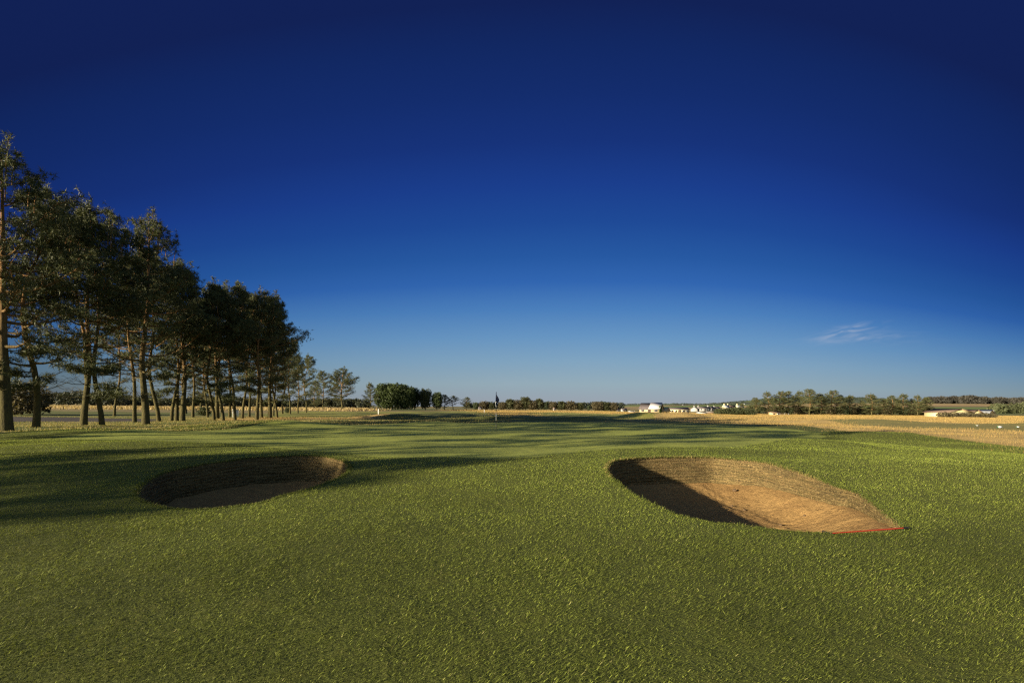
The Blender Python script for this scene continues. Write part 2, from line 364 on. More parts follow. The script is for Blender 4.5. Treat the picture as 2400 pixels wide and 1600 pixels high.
def make_bunker(P, label, floor_z, seed):
    n = len(P); c = P[:, :2].mean(0); T = np.roll(P[:, :2], -1, 0) - np.roll(P[:, :2], 1, 0); T /= np.linalg.norm(T, axis=1)[:, None]
    Nn = np.stack([-T[:, 1], T[:, 0]], 1)                      # one of the two normals
    k = 1 if inside(P, (P[:, 0] + Nn[:, 0] * .05), (P[:, 1] + Nn[:, 1] * .05)).mean() > .5 else -1
    Nn = Nn * k; drop = P[:, 3]
    m = 26; rings = []; nz_ = np.arange(n)
    rings.append(np.column_stack([P[:, :2] - Nn * .03, P[:, 2] + .004])); rings.append(np.column_stack([P[:, :2], P[:, 2] - .004]))
    for j in range(1, m + 1):
        t = j / m; layer = (j % 3 == 0) * .022 * (drop > .12) + (vnoise(nz_ * .35 + seed, np.full(n, j * 1.7)) - .5) * .035
        ins = drop * .42 * t ** .9 + .05 * t + layer
        z = P[:, 2] - drop * t
        rings.append(np.column_stack([P[:, :2] + Nn * ins[:, None], z]))
    V = np.concatenate(rings); r = len(rings); idx = np.arange(r * n).reshape(r, n)
    Qw = np.stack([idx[:-1], np.roll(idx[:-1], -1, 1), np.roll(idx[1:], -1, 1), idx[1:]], -1).reshape(-1, 4)
    base = rings[-1]
    root = empty('sand_bunker', (c[0], c[1], float(P[:, 2].mean())))
    off = np.array(root.location)
    mk('turf_face', V - off, [Qw], M_wall, root, smooth=True)
    # sand: a dished floor, swept up a little against the face
    sr = []; K = 34
    cen = np.array([c[0], c[1]])
    for j in range(K + 1):
        t = j / K; tt = 1 - (1 - t) ** 1.0
        xy = (base[:, :2] - Nn * .03) * (1 - tt) + cen * tt if j else base[:, :2] - Nn * (.05 + .10 * np.minimum(drop * 2, 1))[:, None]
        zz = base[:, 2] + (floor_z - base[:, 2]) * sst(0, .5, t) + .025 * (1 - sst(0, .15, t))
        if j == 0: zz = zz + (.02 + .22 * (fbm(xy[:, 0] * 2.5 + 9, xy[:, 1] * 2.5 + seed, 3) - .32)) * np.minimum(drop * 1.6, 1)
        zz = zz + (fbm(xy[:, 0] * 3 + seed, xy[:, 1] * 3, 3) - .5) * .05 * sst(0, .1, t) + (fbm(xy[:, 0] * 11, xy[:, 1] * 11 + seed, 2) - .5) * .055 * sst(0, .1, t)
        sr.append(np.column_stack([xy, zz]))
    V = np.concatenate(sr); idx = np.arange((K + 1) * n).reshape(K + 1, n)
    Qs = np.stack([idx[:-1], np.roll(idx[:-1], -1, 1), np.roll(idx[1:], -1, 1), idx[1:]], -1).reshape(-1, 4)
    mk('sand', V - off, [Qs], M_sand, root, smooth=True)
    tag(root, label, 'bunker', 'revetted bunkers in front of the green')
    return root, sr, base
bR, srR, baseR = make_bunker(RIM_R, 'right, sunlit sand bunker with a layered turf face', -.60, 3)
bL, srL, baseL = make_bunker(RIM_L, 'left sand bunker lying in dark shade', -.48, 11)

# ------------------------------------------------------------------ grass
def blade_mesh(P, length, width, lean, az, twist, sag=.35):
    """five-point bent blades: P roots (n,3), lean from upright (rad), az direction of lean"""
    n = len(P); d = np.stack([np.cos(az), np.sin(az)], 1); s = np.stack([np.cos(twist), np.sin(twist)], 1) * (width / 2)[:, None]
    h1 = np.stack([d[:, 0] * np.sin(lean * .6), d[:, 1] * np.sin(lean * .6), np.cos(lean * .6)], 1) * (length * .55)[:, None]
    l2 = np.minimum(lean * (1 + sag * 2), 1.65)
    h2 = np.stack([d[:, 0] * np.sin(l2), d[:, 1] * np.sin(l2), np.cos(l2)], 1) * (length * .5)[:, None]
    V = np.zeros((n, 5, 3)); V[:, 0] = P; V[:, 1] = P
    V[:, 0, :2] -= s; V[:, 1, :2] += s
    V[:, 2] = P + h1; V[:, 3] = P + h1; V[:, 2, :2] -= s * .8; V[:, 3, :2] += s * .8
    V[:, 4] = P + h1 + h2
    b = (np.arange(n) * 5)[:, None]
    T = np.concatenate([b + np.array([[0, 1, 2]]), b + np.array([[1, 3, 2]]), b + np.array([[2, 3, 4]])])
    return V.reshape(-1, 3), T
def colors(n, base, var=.25, dry=.1, drycol=(.30, .26, .10)):
    c = np.array(base)[None] * (1 + (rng.random((n, 1)) - .5) * 2 * var)
    k = rng.random(n) < dry; c[k] = np.array(drycol) * (.8 + .4 * rng.random((k.sum(), 1))); return c
def scatter(n, y0, y1, p, fan=1.25, pad=2.0):
    """random spots in the fan in front of the viewer, thinning with distance like y**-p"""
    out = []
    u = rng.random(n); a = 2 - p                                        # area element ~ y
    y = (y0 ** a + u * (y1 ** a - y0 ** a)) ** (1 / a)
    x = (rng.random(n) * 2 - 1) * (fan * y + pad)
    return x, y
def semi_rough():
    n = 1800000; x, y = scatter(n, 1.6, 36.0, 1.42)
    z = gz(x, y); zid = zone_of(x + rng.normal(0, .16, n), y + rng.normal(0, .20, n), z, 1.0)
    keep = (zid == 0) & ~inside(RIM_R, x, y) & ~inside(RIM_L, x, y)
    x, y, z = x[keep], y[keep], z[keep]; n = len(x)
    dist = y; k = np.clip(dist / 3.4, .8, 12) ** .62
    lat = fbm(x * 1.6 + 4, y * 1.6, 3); pat = fbm(x * .55 + 40, y * .55 + 11, 3)
    ln = (.019 + .026 * rng.random(n)) * (.60 + .78 * lat) * np.minimum(k, 1.25)
    wd = (.0015 + .0012 * rng.random(n)) * k
    az = rng.normal(-0.12 + 1.5 * (fbm(x * .5, y * .5 + 33, 2) - .5), .45, n); k2 = rng.random(n) < .2; az[k2] = rng.random(k2.sum()) * 6.283
    lean = np.clip(rng.normal(1.30, .28, n), .05, 1.56)
    big = rng.random(n) < .07 * np.clip(3.5 / y, 0, 1); wd[big] *= 1.8; ln[big] *= 1.15; lean[big] = np.clip(rng.normal(1.38, .16, big.sum()), .6, 1.56)
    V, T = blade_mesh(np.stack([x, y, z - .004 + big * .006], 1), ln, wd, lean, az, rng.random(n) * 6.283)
    c = colors(n, (.124, .150, .024), .45, .04, (.24, .23, .08)); c[big] = c[big] * 1.3 + np.array((.012, .008, .0)); c *= (.60 + .80 * pat)[:, None] * (.78 + .44 * fbm(x / 2.6 + 90, y / 2.6, 2))[:, None] * (1 + .55 * sst(4.5, 10, y) * (1 - .5 * sst(15, 24, y)))[:, None]  # blades painted lighter through the middle distance to imitate brighter light there
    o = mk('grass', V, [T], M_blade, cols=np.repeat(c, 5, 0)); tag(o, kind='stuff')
semi_rough()
def fringe(P, front):
    """shaggy lip round a bunker"""
    m = 9000; i = rng.random(m) * len(P); a = np.floor(i).astype(int); t = i - a; A = P[a]; B = P[(a + 1) % len(P)]
    p = A * (1 - t)[:, None] + B * t[:, None]; c = P[:, :2].mean(0)
    o_ = rng.normal(0, .035, m); d = p[:, :2] - c; d /= np.linalg.norm(d, axis=1)[:, None]
    p[:, :2] += d * (o_ + .012)[:, None]; p[:, 2] = gz(p[:, 0], p[:, 1])
    k = np.clip(p[:, 1] / 7, 1, 1.7)
    V, T = blade_mesh(np.stack([p[:, 0], p[:, 1], p[:, 2] - .01], 1), (.022 + .032 * rng.random(m)) * k, (.003 + .002 * rng.random(m)) * k,
                      np.clip(rng.normal(1.0, .4, m), 0, 1.5), rng.normal(.3, 1.2, m), rng.random(m) * 6.283)
    cc = colors(m, (.10, .125, .022), .4, 0)
    fr = (p[:, 1] > c[1] + .3) & (rng.random(m) < front); cc[fr] = np.array((.30, .235, .085)) * (.7 + .6 * rng.random((fr.sum(), 1)))
    o = mk('lip_grass', V, [T], M_blade, cols=np.repeat(cc, 5, 0)); tag(o, kind='stuff')
fringe(RIM_R, .42); fringe(RIM_L, .10)
def face_fibres():
    """dead roots and grass hanging out of the turf face of both bunkers"""
    for P, root, seed in ((RIM_R, bR, 1), (RIM_L, bL, 2)):
        m = 11000; i = rng.random(m) * len(P); a = np.floor(i).astype(int); c = P[:, :2].mean(0); p = P[a].copy()
        d = c - p[:, :2]; d /= np.linalg.norm(d, axis=1)[:, None]; t = rng.random(m); dr = p[:, 3]
        p[:, :2] += d * (dr * .42 * t + .05 * t + .012)[:, None]; p[:, 2] -= dr * t
        az = np.arctan2(d[:, 1], d[:, 0]) + rng.normal(0, .7, m)
        V, T = blade_mesh(p[:, :3], .025 + .035 * rng.random(m), .005 + .003 * rng.random(m), np.clip(rng.normal(1.3, .4, m), .2, 2.2), az, az + 1.57 + rng.normal(0, .4, m))
        cc = colors(m, (.24, .18, .075), .4, .3, (.40, .31, .14))
        V = V - np.array(root.location)
        o = mk('hanging_roots', V, [T], M_blade, root, cols=np.repeat(cc, 5, 0)); o['kind'] = 'stuff'
face_fibres()
def tall_grass(name, n, gen, ln, wd, col, dry, drycol, zones, cl=1.2):
    x, y = gen(n); zid = zone_of(x + rng.normal(0, 1, n) * (.5 + y * .02), y + rng.normal(0, 1, n) * (.6 + y * .045)); k = np.isin(zid, zones)
    x, y = x[k], y[k]
    k = rng.random(len(x)) < np.clip(fbm(x / cl + 8, y / cl, 3) * 2.6 - .5, .08, 1); x, y = x[k], y[k]; n = len(x)
    s = np.clip(y / 40, .6, 4) ** .5 * (.6 + .8 * fbm(x / 2.5 + 60, y / 2.5, 2))
    V, T = blade_mesh(np.stack([x, y, gz(x, y) - .01], 1), ln * (.6 + .7 * rng.random(n)) * s, wd * (.7 + .6 * rng.random(n)) * np.clip(y / 40, .6, 6), np.clip(rng.normal(.3, .25, n), 0, 1.2),
                      rng.normal(.2, 1.2, n), rng.random(n) * 6.283, .3)
    o = mk(name, V, [T], M_blade, cols=np.repeat(colors(n, col, .3, dry, drycol), 5, 0)); tag(o, kind='stuff')
tall_grass('golden_rough_grass', 900000, lambda n: scatter(n, 18, 210, 1.0, 1.15, 2), .13, .011, (.34, .225, .078), .40, (.22, .175, .055), ZN['gold'], 2.6)
tall_grass('scrub_grass', 60000, lambda n: ((lambda s: (-s[0], s[1]))((rng.random(n) * 230 + 10, rng.random(n) * 130 + 80))), 0.36, .045, (.23, .165, .08), .45, (.40, .31, .14), ZN['scrub'], 4)
def lawn_tufts():
    n = 160000; x, y = scatter(n, 20, 60, .9); x = -np.abs(x); zid = zone_of(x, y); k = np.isin(zid, ZN['litter'] + [0]) & (rng.random(n) < fbm(x / 1.1, y / 1.1 + 5, 3) * 1.1)
    x, y = x[k], y[k]; n = len(x)
    V, T = blade_mesh(np.stack([x, y, gz(x, y) - .005], 1), .05 + .05 * rng.random(n), .015 + .01 * rng.random(n), np.clip(rng.normal(.5, .3, n), 0, 1.3), rng.random(n) * 6.283, rng.random(n) * 6.283)
    o = mk('rough_grass', V, [T], M_blade, cols=np.repeat(colors(n, (.16, .17, .045), .3, .45, (.36, .28, .11)), 5, 0)); tag(o, kind='stuff')
lawn_tufts()

# ------------------------------------------------------------------ trees
def tube(P, r, k=8):
    P = np.asarray(P, float); r = np.asarray(r, float); n = len(P)
    T = np.gradient(P, axis=0); T /= np.linalg.norm(T, axis=1)[:, None] + 1e-9
    ref = np.array([0.31, .95, 0.05]); A = np.cross(T, ref); A /= np.linalg.norm(A, axis=1)[:, None] + 1e-9; B = np.cross(T, A)
    a = np.arange(k) * 2 * np.pi / k
    V = P[:, None] + r[:, None, None] * (np.cos(a)[None, :, None] * A[:, None] + np.sin(a)[None, :, None] * B[:, None])
    idx = np.arange(n * k).reshape(n, k)
    Qs = np.stack([idx[:-1], np.roll(idx[:-1], -1, 1), np.roll(idx[1:], -1, 1), idx[1:]], -1).reshape(-1, 4)
    return V.reshape(-1, 3), Qs
class Geo:
    def __init__(s): s.V = []; s.Q = []; s.n = 0
    def add(s, V, Q): s.V.append(V); s.Q.append(Q + s.n); s.n += len(V)
    def out(s): return np.concatenate(s.V), np.concatenate(s.Q)
def tufts(C, nspike, ln, wd, up=.35, g=None):
    """radiating needle blades round each centre"""
    g = g or rng; n = len(C) * nspike; c = np.repeat(C, nspike, 0)
    d = g.normal(size=(n, 3)); d[:, 2] += up; d /= np.linalg.norm(d, axis=1)[:, None]
    s = np.cross(d, g.normal(size=(n, 3))); s /= np.linalg.norm(s, axis=1)[:, None] + 1e-9
    L = ln * (.6 + .8 * g.random((n, 1))); W = wd * (.6 + .8 * g.random((n, 1)))
    V = np.stack([c - s * W * .5 + d * L * .1, c + s * W * .5 + d * L * .1, c + d * L], 1).reshape(-1, 3)
    T = np.arange(n * 3).reshape(n, 3)
    return V, T
def bark_mat(name, low, high, z0, z1):
    n = NT(name); v = n.coord('Object'); sep = n.N.new('ShaderNodeSeparateXYZ'); n.L.new(v, sep.inputs[0])
    a = n.noise(n.coord('Object', (1, 1, .25)), 14, 5, .7); b = n.noise(v, 1.6, 3)
    h = n.range(n.math('ADD', sep.outputs[2], n.range(b, 0, 1, -1.5, 1.5)), z0, z1)
    c = n.mix(h, low, high); c = n.mix(n.range(a, .35, .65, .75, 0), c, (.035, .028, .020))
    n.put(n.b.inputs['Base Color'], c); n.b.inputs['Roughness'].default_value = .95; n.b.inputs['Specular IOR Level'].default_value = .1
    n.put(n.b.inputs['Normal'], n.bump(a, 1, .06)); return n.m
M_bark = bark_mat('pine_bark', (.092, .082, .030), (.34, .19, .080), 3.5, 9.0)
M_bark_grey = bark_mat('grey_bark', (.16, .14, .10), (.20, .17, .12), 2, 6)
LOWF = [1.0]
def pine(seed, H=16.0, crown0=.34, rad=4.0, r0=.30, lean=(0, 0), bend=.5, fork=0, fine=1.0, nlimb=30, dead=9, col=(.072, .082, .032)):
    """one Scots pine: (trunk mesh, crown mesh)"""
    g = np.random.default_rng(seed); G = Geo(); tc = []; tw = []
    stems = []
    def stem(base, top, rb, rt, bd, n=16):
        t = np.linspace(0, 1, n); a1, a2 = g.random(2) * 6.283
        P = base[None] * (1 - t)[:, None] + top[None] * t[:, None]
        off = np.sin(t * np.pi * 1.2)[:, None] * bd * np.array([math.cos(a1), math.sin(a1), 0]) + np.sin(t * np.pi * 2.6)[:, None] * bd * .45 * np.array([math.cos(a2), math.sin(a2), 0])
        P = P + off * np.minimum(t * 3, 1)[:, None]
        P = P + np.sin(t * 9 + a1)[:, None] * .16 * bd * np.array([math.cos(a2 + 1), math.sin(a2 + 1), 0]) * np.minimum(t * 4, 1)[:, None]; r = rb + (rt - rb) * t ** .8
        return P, r
    base = np.array([0., 0., -.15]); top = np.array([lean[0], lean[1], H * .97])
    P, r = stem(base, top, r0, .035, bend)
    r[0] *= 1.3; r = np.concatenate([[r[0]], [r0 * 1.04], r[1:]]); P = np.concatenate([P[:1], [P[0] * .75 + P[1] * .25], P[1:]])
    G.add(*tube(P, r, 12)); stems.append((P, r, crown0))
    if fork:
        i = 4; a = g.random() * 6.283; q = P[i]; d = np.array([math.cos(fork), math.sin(fork), 0])
        P2, r2 = stem(q, q + d * 2.2 + np.array([0, 0, H * .88 - q[2]]), r[i] * .85, .03, bend * .8)
        G.add(*tube(P2, r2, 10)); stems.append((P2, r2, crown0 * 1.1))
    def at_z(P, z):
        return np.array([np.interp(z, P[:, 2], P[:, j]) for j in range(3)])
    def limb(o, az, L, rise, rr, foliage=True, droop=0.0):
        n = 9; t = np.linspace(0, 1, n); d = np.array([math.cos(az), math.sin(az), 0]); s = np.array([-d[1], d[0], 0])
        wob = (g.random() - .5) * .5
        Pl = o[None] + d * (L * t)[:, None] + s * (L * wob * np.sin(t * 2.5) * .35)[:, None] + np.array([0, 0, 1.]) * (rise * L * t ** 1.5 - droop * L * np.sin(t * np.pi) * .25)[:, None]
        Pl += g.normal(0, .035 * L / 3, Pl.shape) * t[:, None]
        G.add(*tube(Pl, rr * (1 - .85 * t), 6)); ns = int(4 + L * 2.0)
        for k in range(ns):
            u = .30 + .7 * (k + g.random()) / ns; o2 = np.array([np.interp(u, t, Pl[:, j]) for j in range(3)])
            a2 = az + (g.random() - .5) * 2.4; l2 = L * (.18 + .30 * g.random()) * (1.15 - .5 * u)
            e = o2 + np.array([math.cos(a2), math.sin(a2), 0]) * l2 + np.array([0, 0, l2 * (.25 + .5 * g.random())])
            G.add(*tube(np.stack([o2, (o2 + e) / 2 + g.normal(0, .04, 3), e]), [rr * .32, rr * .2, .008], 4))
            if foliage and g.random() < LOWF[0]:
                m = max(2, int(14 * fine * (.5 + l2)))
                w = g.random(m) ** .6
                c = o2[None] * (1 - w)[:, None] + e[None] * w[:, None]
                sp = .17 + .26 * l2
                c = c + g.normal(size=(m, 3)) * np.array([sp, sp, sp * .42]); tc.append(c); tw.append(np.full(m, .75 + .5 * g.random()))
            elif g.random() < .8 and k % 2 == 0:
                e2 = e + np.array([math.cos(a2 + .6), math.sin(a2 + .6), -.1]) * l2 * .5
                G.add(*tube(np.stack([e, e2]), [.012, .006], 4))
    for si, (P, r, c0) in enumerate(stems):
        zt = P[:, 2].max(); z0 = H * c0; N = int(nlimb * (1 if si == 0 else .7))
        for i in range(N):
            f = (i + g.random() * .8) / N; z = z0 + (zt - z0) * f ** .92; o = at_z(P, z)
            prof = (.62 + .9 * f) if f < .35 else (.935 - .80 * ((f - .35) / .65) ** 1.25)
            L = rad * max(.2, prof) * (.65 + .5 * g.random()); rr = np.interp(z, P[:, 2], r)
            LOWF[0] = .38 if f < .22 else (.7 if f < .4 else 1.0)
            limb(o, i * 2.4 + g.random() * 1.2, L, .16 + .45 * f + .15 * g.random(), min(.10, rr * .5) + .012, True, .35 * (1 - f))
        for q in range(max(7, int(16 * fine))):      # ragged upright leaders
            a = g.random() * 6.283; d = rad * .42 * g.random() ** .7; b = P[-1] + np.array([math.cos(a) * d, math.sin(a) * d, -.3 - 1.3 * d]); hgt = .9 + 1.1 * g.random()
            e = b + np.array([math.cos(a) * .25, math.sin(a) * .25, hgt]); G.add(*tube(np.stack([b - np.array([0, 0, .6]), b, e]), [.03, .025, .008], 4))
            w = g.random((int(34 * max(fine, .5)), 1)); c = b * (1 - w) + e * w + g.normal(size=(len(w), 3)) * (.34 - .26 * w); tc.append(c); tw.append(np.full(len(c), 1.1))
        LOWF[0] = 1.0
        for i in range(dead):
            z = H * (.12 + (c0 - .05) * g.random()); o = at_z(P, z)
            limb(o, g.random() * 6.283, rad * (.25 + .5 * g.random()), .1 + .25 * g.random(), .035, g.random() < .25, .2)
    C = np.concatenate(tc); W = np.concatenate(tw); k = 1 / math.sqrt(fine)
    Vn, T = tufts(C, 11, .25 * k, .036 * k, .4, g)
    cv = col * np.ones((len(C), 3)) * (W * (.75 + .5 * g.random(len(C))))[:, None]
    V, Qs = G.out()
    tm = mk('trunk', V, [Qs], M_bark, smooth=True, link=False); cm = mk('crown', Vn, [T], M_needle, cols=np.repeat(cv, 33, 0), link=False)
    return tm, cm
def broad(seed, H=8.0, rad=3.0, z0=.25, lobes=16, leaves=4200, size=.22, col=(.05, .07, .022), trunk=True, stems=1, sq=1.0):
    g = np.random.default_rng(seed); G = Geo(); C = []
    for s in range(stems):
        a = g.random() * 6.283; sp = rad * .45 if stems > 1 else .15
        for l in range(4):
            a2 = a + l * 1.6 + g.random(); e = np.array([math.cos(a2) * (sp + rad * .35), math.sin(a2) * (sp + rad * .35), H * (.6 + .2 * g.random())])
            t = np.linspace(0, 1, 7)[:, None]; m = np.array([math.cos(a) * sp * .5, math.sin(a) * sp * .5, H * .22]); b = np.array([0, 0, -.15])
            P = b * (1 - t) ** 2 + 2 * m * t * (1 - t) + e * t ** 2
            G.add(*tube(P, (.035 * H * (.6 if stems > 1 else 1)) * (1 - .85 * t[:, 0]), 7))
    for l in range(lobes):
        f = (l + .5) / lobes; zc = H * (z0 + (1 - z0) * (.12 + .76 * f)); rr = rad * math.sqrt(max(.08, 1 - (2 * (.1 + .8 * f) - 1) ** 2 * sq)) * .62
        a = l * 2.4 + g.random(); c = np.array([math.cos(a) * rr, math.sin(a) * rr, zc]); s = rad * (.34 + .22 * g.random())
        m = leaves // lobes; d = g.normal(size=(m, 3)); d /= np.linalg.norm(d, axis=1)[:, None]; q = c + d * s * (.55 + .5 * g.random((m, 1)) ** .6) * np.array([1, 1, .8])
        q = q[q[:, 2] > .05]; C.append(np.column_stack([q, np.full(len(q), .8 + .4 * g.random())]))
    C = np.concatenate(C); k = len(C)
    V, T = tufts(C[:, :3], 2, size * 1.6, size, .1, g)
    cv = col * np.ones((k, 3)) * (C[:, 3] * (.7 + .6 * g.random(k)))[:, None]
    Vt, Qt = G.out()
    return mk('trunk', Vt, [Qt], M_bark_grey, smooth=True, link=False), mk('crown', V, [T], M_leaf, cols=np.repeat(cv, 6, 0), link=False)
def place(kind, meshes, loc, rz, scale, label, group, name, cat='tree'):
    r = empty(name, loc, rz); r.scale = (scale if isinstance(scale, tuple) else (scale,) * 3)
    t = new_obj('trunk' if cat == 'tree' else 'stems', meshes[0], r); new_obj('crown' if cat == 'tree' else 'foliage', meshes[1], r)
    tag(r, label, cat, group); return r
# --- near pines of the left-hand row
PV = [pine(101, 16, .27, 4.6, .31, (.4, .1), .42), pine(102, 16, .24, 4.1, .22, (-.5, .3), .65), pine(103, 16, .26, 4.0, .23, (.5, 0), .5, fork=2.6), pine(104, 16, .25, 4.0, .27, (.1, .2), .28),
      pine(105, 16, .28, 3.7, .19, (-.6, 0), .5), pine(106, 16, .27, 3.8, .19, (.6, .2), .55), pine(107, 16, .26, 3.6, .21, (-.3, .2), .65), pine(108, 16, .30, 3.5, .17, (.2, -.3), .42),
      pine(109, 16, .36, 2.7, .22, (.3, .2), .4, nlimb=24), pine(110, 16, .40, 2.4, .20, (-.4, .1), .45, nlimb=20, dead=4)]
# column in the photograph, distance, variant, scale, turn, label
ROW = [
    (16, 27.7, 0, 1.00, 2.9, 'tallest pine with the thickest trunk, at the very left edge of the row'),
    (85, 30.5, 1, .93, 3.4, 'dark pine with an S-bent trunk, right beside the thickest one at the left edge'),
    (196, 34.0, 2, .97, 0.2, 'pine whose trunk forks low into two stems, third trunk from the left'),
    (240, 34.6, 5, .93, 2.9, 'pine with a slim trunk leaning left, close to the right of the forked one'),
    (316, 42.0, 4, .90, 1.2, 'slim straight pine just left of the thick mossy trunk'),
    (342, 37.8, 3, 1.00, 5.2, 'pine with a thick straight mossy trunk and many bare side branches'),
    (373, 44.0, 5, .95, 3.5, 'pine just right of the thick mossy trunk, leaning slightly left'),
    (402, 45.0, 7, .90, 1.9, 'thin pine at the left end of the tight clump of three trunks'),
    (414, 45.8, 4, .93, 4.2, 'pale middle trunk of the tight clump of three pines'),
    (428, 45.3, 3, .86, 2.4, 'stout dark trunk at the right end of the tight clump of three pines'),
    (436, 78.0, 6, .92, .7, 'pine set back in the field behind the tight clump of three'),
    (470, 82.0, 1, .85, 5.1, 'lone slanting pine set back behind the low dark shrub'),
    (502, 48.0, 6, .80, 0.1, 'thin crooked pine at the left end of the bright orange trunks'),
    (509, 52.0, 3, .90, 3.3, 'tall upright pine with bright orange upper bark'),
    (524, 47.5, 5, .82, 3.0, 'pine with a bowed trunk, right of the bright orange upright one'),
    (551, 49.5, 4, .87, .4, 'strongly leaning pine immediately left of the white cabinet'),
    (568, 53.0, 7, .88, 2.2, 'pine immediately right of the white cabinet'),
    (602, 51.5, 1, .86, 4.0, 'pine with a curved trunk, between the cabinet and the row end'),
    (613, 57.0, 2, .80, 1.1, 'short pine with wide low forks, near the right end of the row'),
    (633, 54.5, 3, .86, 5.9, 'third last pine of the front row, straight orange trunk'),
    (650, 57.0, 5, (.74, .74, .86), 3.6, 'last pine of the front row, beside open grass at its right end'),
    (662, 90.0, 6, .92, 2.0, 'pine behind the right end of the row, left of a pair'),
    (680, 84.0, 6, (.72, .72, .80), 5.0, 'shorter pine behind the right end of the row'),
    (268, 62.0, 7, .92, 1.4, 'thin pine set back between the leaning trunk and the slim straight one'), (452, 60.0, 9, .90, 2.6, 'slim pine in the gap right of the tight clump of three'),
    (487, 62.0, 7, .85, 4.4, 'thin pine just behind the crooked one'), (538, 64.0, 5, .88, 5.2, 'thin dark pine behind the bowed trunk'), (584, 62.0, 9, .86, 3.1, 'slim pine behind the gap right of the cabinet'),
    (641, 70.0, 7, (.8, .8, .88), 2.7, 'slender pine just behind the last front trunks'), (698, 95.0, 3, (.62, .62, .70), 1.3, 'dark pine close left of the lowest one'),
    (718, 105.0, 1, (.72, .72, .78), 3.0, 'low dark pine where the row steps down to the field'),
]
G1 = 'pines of the row along the left side'
SP = []
for px, Y, v, s, rz, lab in ROW:
    x, y, z = at(px, Y); SP.append((x, y)); place('pine', PV[v], (x, y, z), rz, s, lab, G1, 'pine_tree')
# the same row goes on beyond the left edge of the view: it throws the long shadows over the green
for i, (x, y, v, s, lab) in enumerate([(-31, 21.5, 8, .95, 0), (-32.5, 17, 9, 1.0, 0), (-30.5, 12.2, 8, .92, 0), (-32, 8.0, 9, 1.0, 0), (-34, 3.4, 9, .8, 0), (-31, -.6, 9, .95, 0), (-32, -3.9, 8, 1.0, 0), (-33, -8.4, 3, (.85, .85, .55), 0), (-38, -8.5, 1, (.9, .9, .57), 0), (-36.5, 20, 9, .96, 0), (-36, 14.6, 8, .98, 0), (-37, 10.2, 9, .95, 0), (-38.5, 25, 8, .95, 0), (-36.5, 6.0, 9, .88, 0),
]):
    place('pine', PV[v], (x, y, float(gz(x, y))), i * 1.7, s, lab or 'tall pine standing just beyond the left edge of the view, shading the green', G1 if lab else 'pines beyond the left edge', 'pine_tree')
# ------------------------------------------------------------------ middle distance trees
FP = [pine(201, 16, .28, 4.6, .30, (0, 0), .4, fine=.5, nlimb=30, dead=2), pine(202, 16, .22, 5.2, .34, (.3, 0), .5, fork=.4, fine=.45, nlimb=28, dead=3),
      pine(203, 16, .10, 4.4, .28, (-.2, .2), .3, fine=.9, nlimb=38, dead=0, col=(.080, .090, .036)), pine(204, 16, .05, 3.9, .26, (.2, .1), .3, fine=.9, nlimb=42, dead=0, col=(.080, .090, .036))]
FB = [broad(301, 8, 3.2, .08, 22, 3600, .30), broad(302, 8, 2.2, .03, 20, 3000, .28, sq=.7), broad(303, 8, 4.0, .10, 24, 3800, .34, col=(.065, .075, .03)), broad(304, 8, 3.4, .0, 24, 4000, .3, sq=.6)]
FR = [broad(311, 8, 3.4, .10, 20, 1800, .42, col=(.060, .066, .028)), broad(312, 8, 4.2, .06, 22, 2000, .45, col=(.085, .072, .038)), broad(313, 8, 2.6, .05, 18, 1500, .42, col=(.055, .072, .035))]
SH = [broad(321, 1.6, 1.0, .0, 14, 1500, .10, col=(.060, .070, .03)), broad(322, 2.2, 1.8, .0, 16, 1800, .14, col=(.10, .085, .045))]
def tree_at(px, Y, top_px, meshes, h0, rz, label, group, name, wide=1.0, cat='tree', sink=0.0):
    """scale so that the top reaches the height seen in the photograph"""
    x, y, z = at(px, Y); H = (yh(px) - top_px) / F * Y + CAM_H - z; s = H / h0
    return place('t', meshes, (x, y, z - sink), rz, (s * wide, s * wide, s), label, group, name, cat)
G2 = 'trees standing past the end of the pine row'
for a in [(757, 150, 868, FP[2], 16, 1.0, 'flat topped pine between the row and the round crowned tree', 'pine_tree', 1.0),
          (803, 165, 862, FP[1], 16, 2.0, 'round crowned tree with several bare stems fanning from its base', 'pine_tree', 1.25),
          (737, 175, 890, FP[3], 16, 0.3, 'small dark pine just left of the flat topped one', 'pine_tree', 1.0),
          (868, 185, 897, FP[3], 16, 2.5, 'yellowish green pine against the left side of the dark conifer block', 'pine_tree', 1.2)]:
    tree_at(a[0], a[1], a[2], a[3], a[4], a[5], a[6], G2, a[7], a[8])
for px, top, w, lab in [(897, 898, 1.3, 'left tree of the dense dark conifer block'), (920, 897, 1.35, 'left middle tree of the dense dark conifer block'), (940, 899, 1.3, 'right middle tree of the dense dark conifer block'), (956, 905, 1.1, 'right tree of the dense dark conifer block')]:
    tree_at(px, 195, top, FB[3], 8, px * .7, lab, 'dense dark conifers', 'conifer_tree', w * .62)
for px, top, v, w, lab in [(972, 908, 0, .62, 'narrow tree touching the right side of the dark conifer block'), (997, 912, 2, .62, 'column shaped green tree standing alone right of the dark block'),
                           (1024, 919, 0, .75, 'rounded dark tree with a lit left side, right of the column shaped tree')]:
    tree_at(px, 200, top, FB[v], 8, px * .3, lab, G2, 'green_tree', w)
for px, top, v, lab in [(1042, 924, 2, 'leftmost of three low spreading pines left of the flagstick'), (1062, 927, 0, 'middle one of three low spreading pines left of the flagstick'), (1093, 930, 2, 'rightmost of three low spreading pines left of the flagstick')]:
    tree_at(px, 205, top, FP[v], 16, px * .4, lab, G2, 'pine_tree', 1.7)
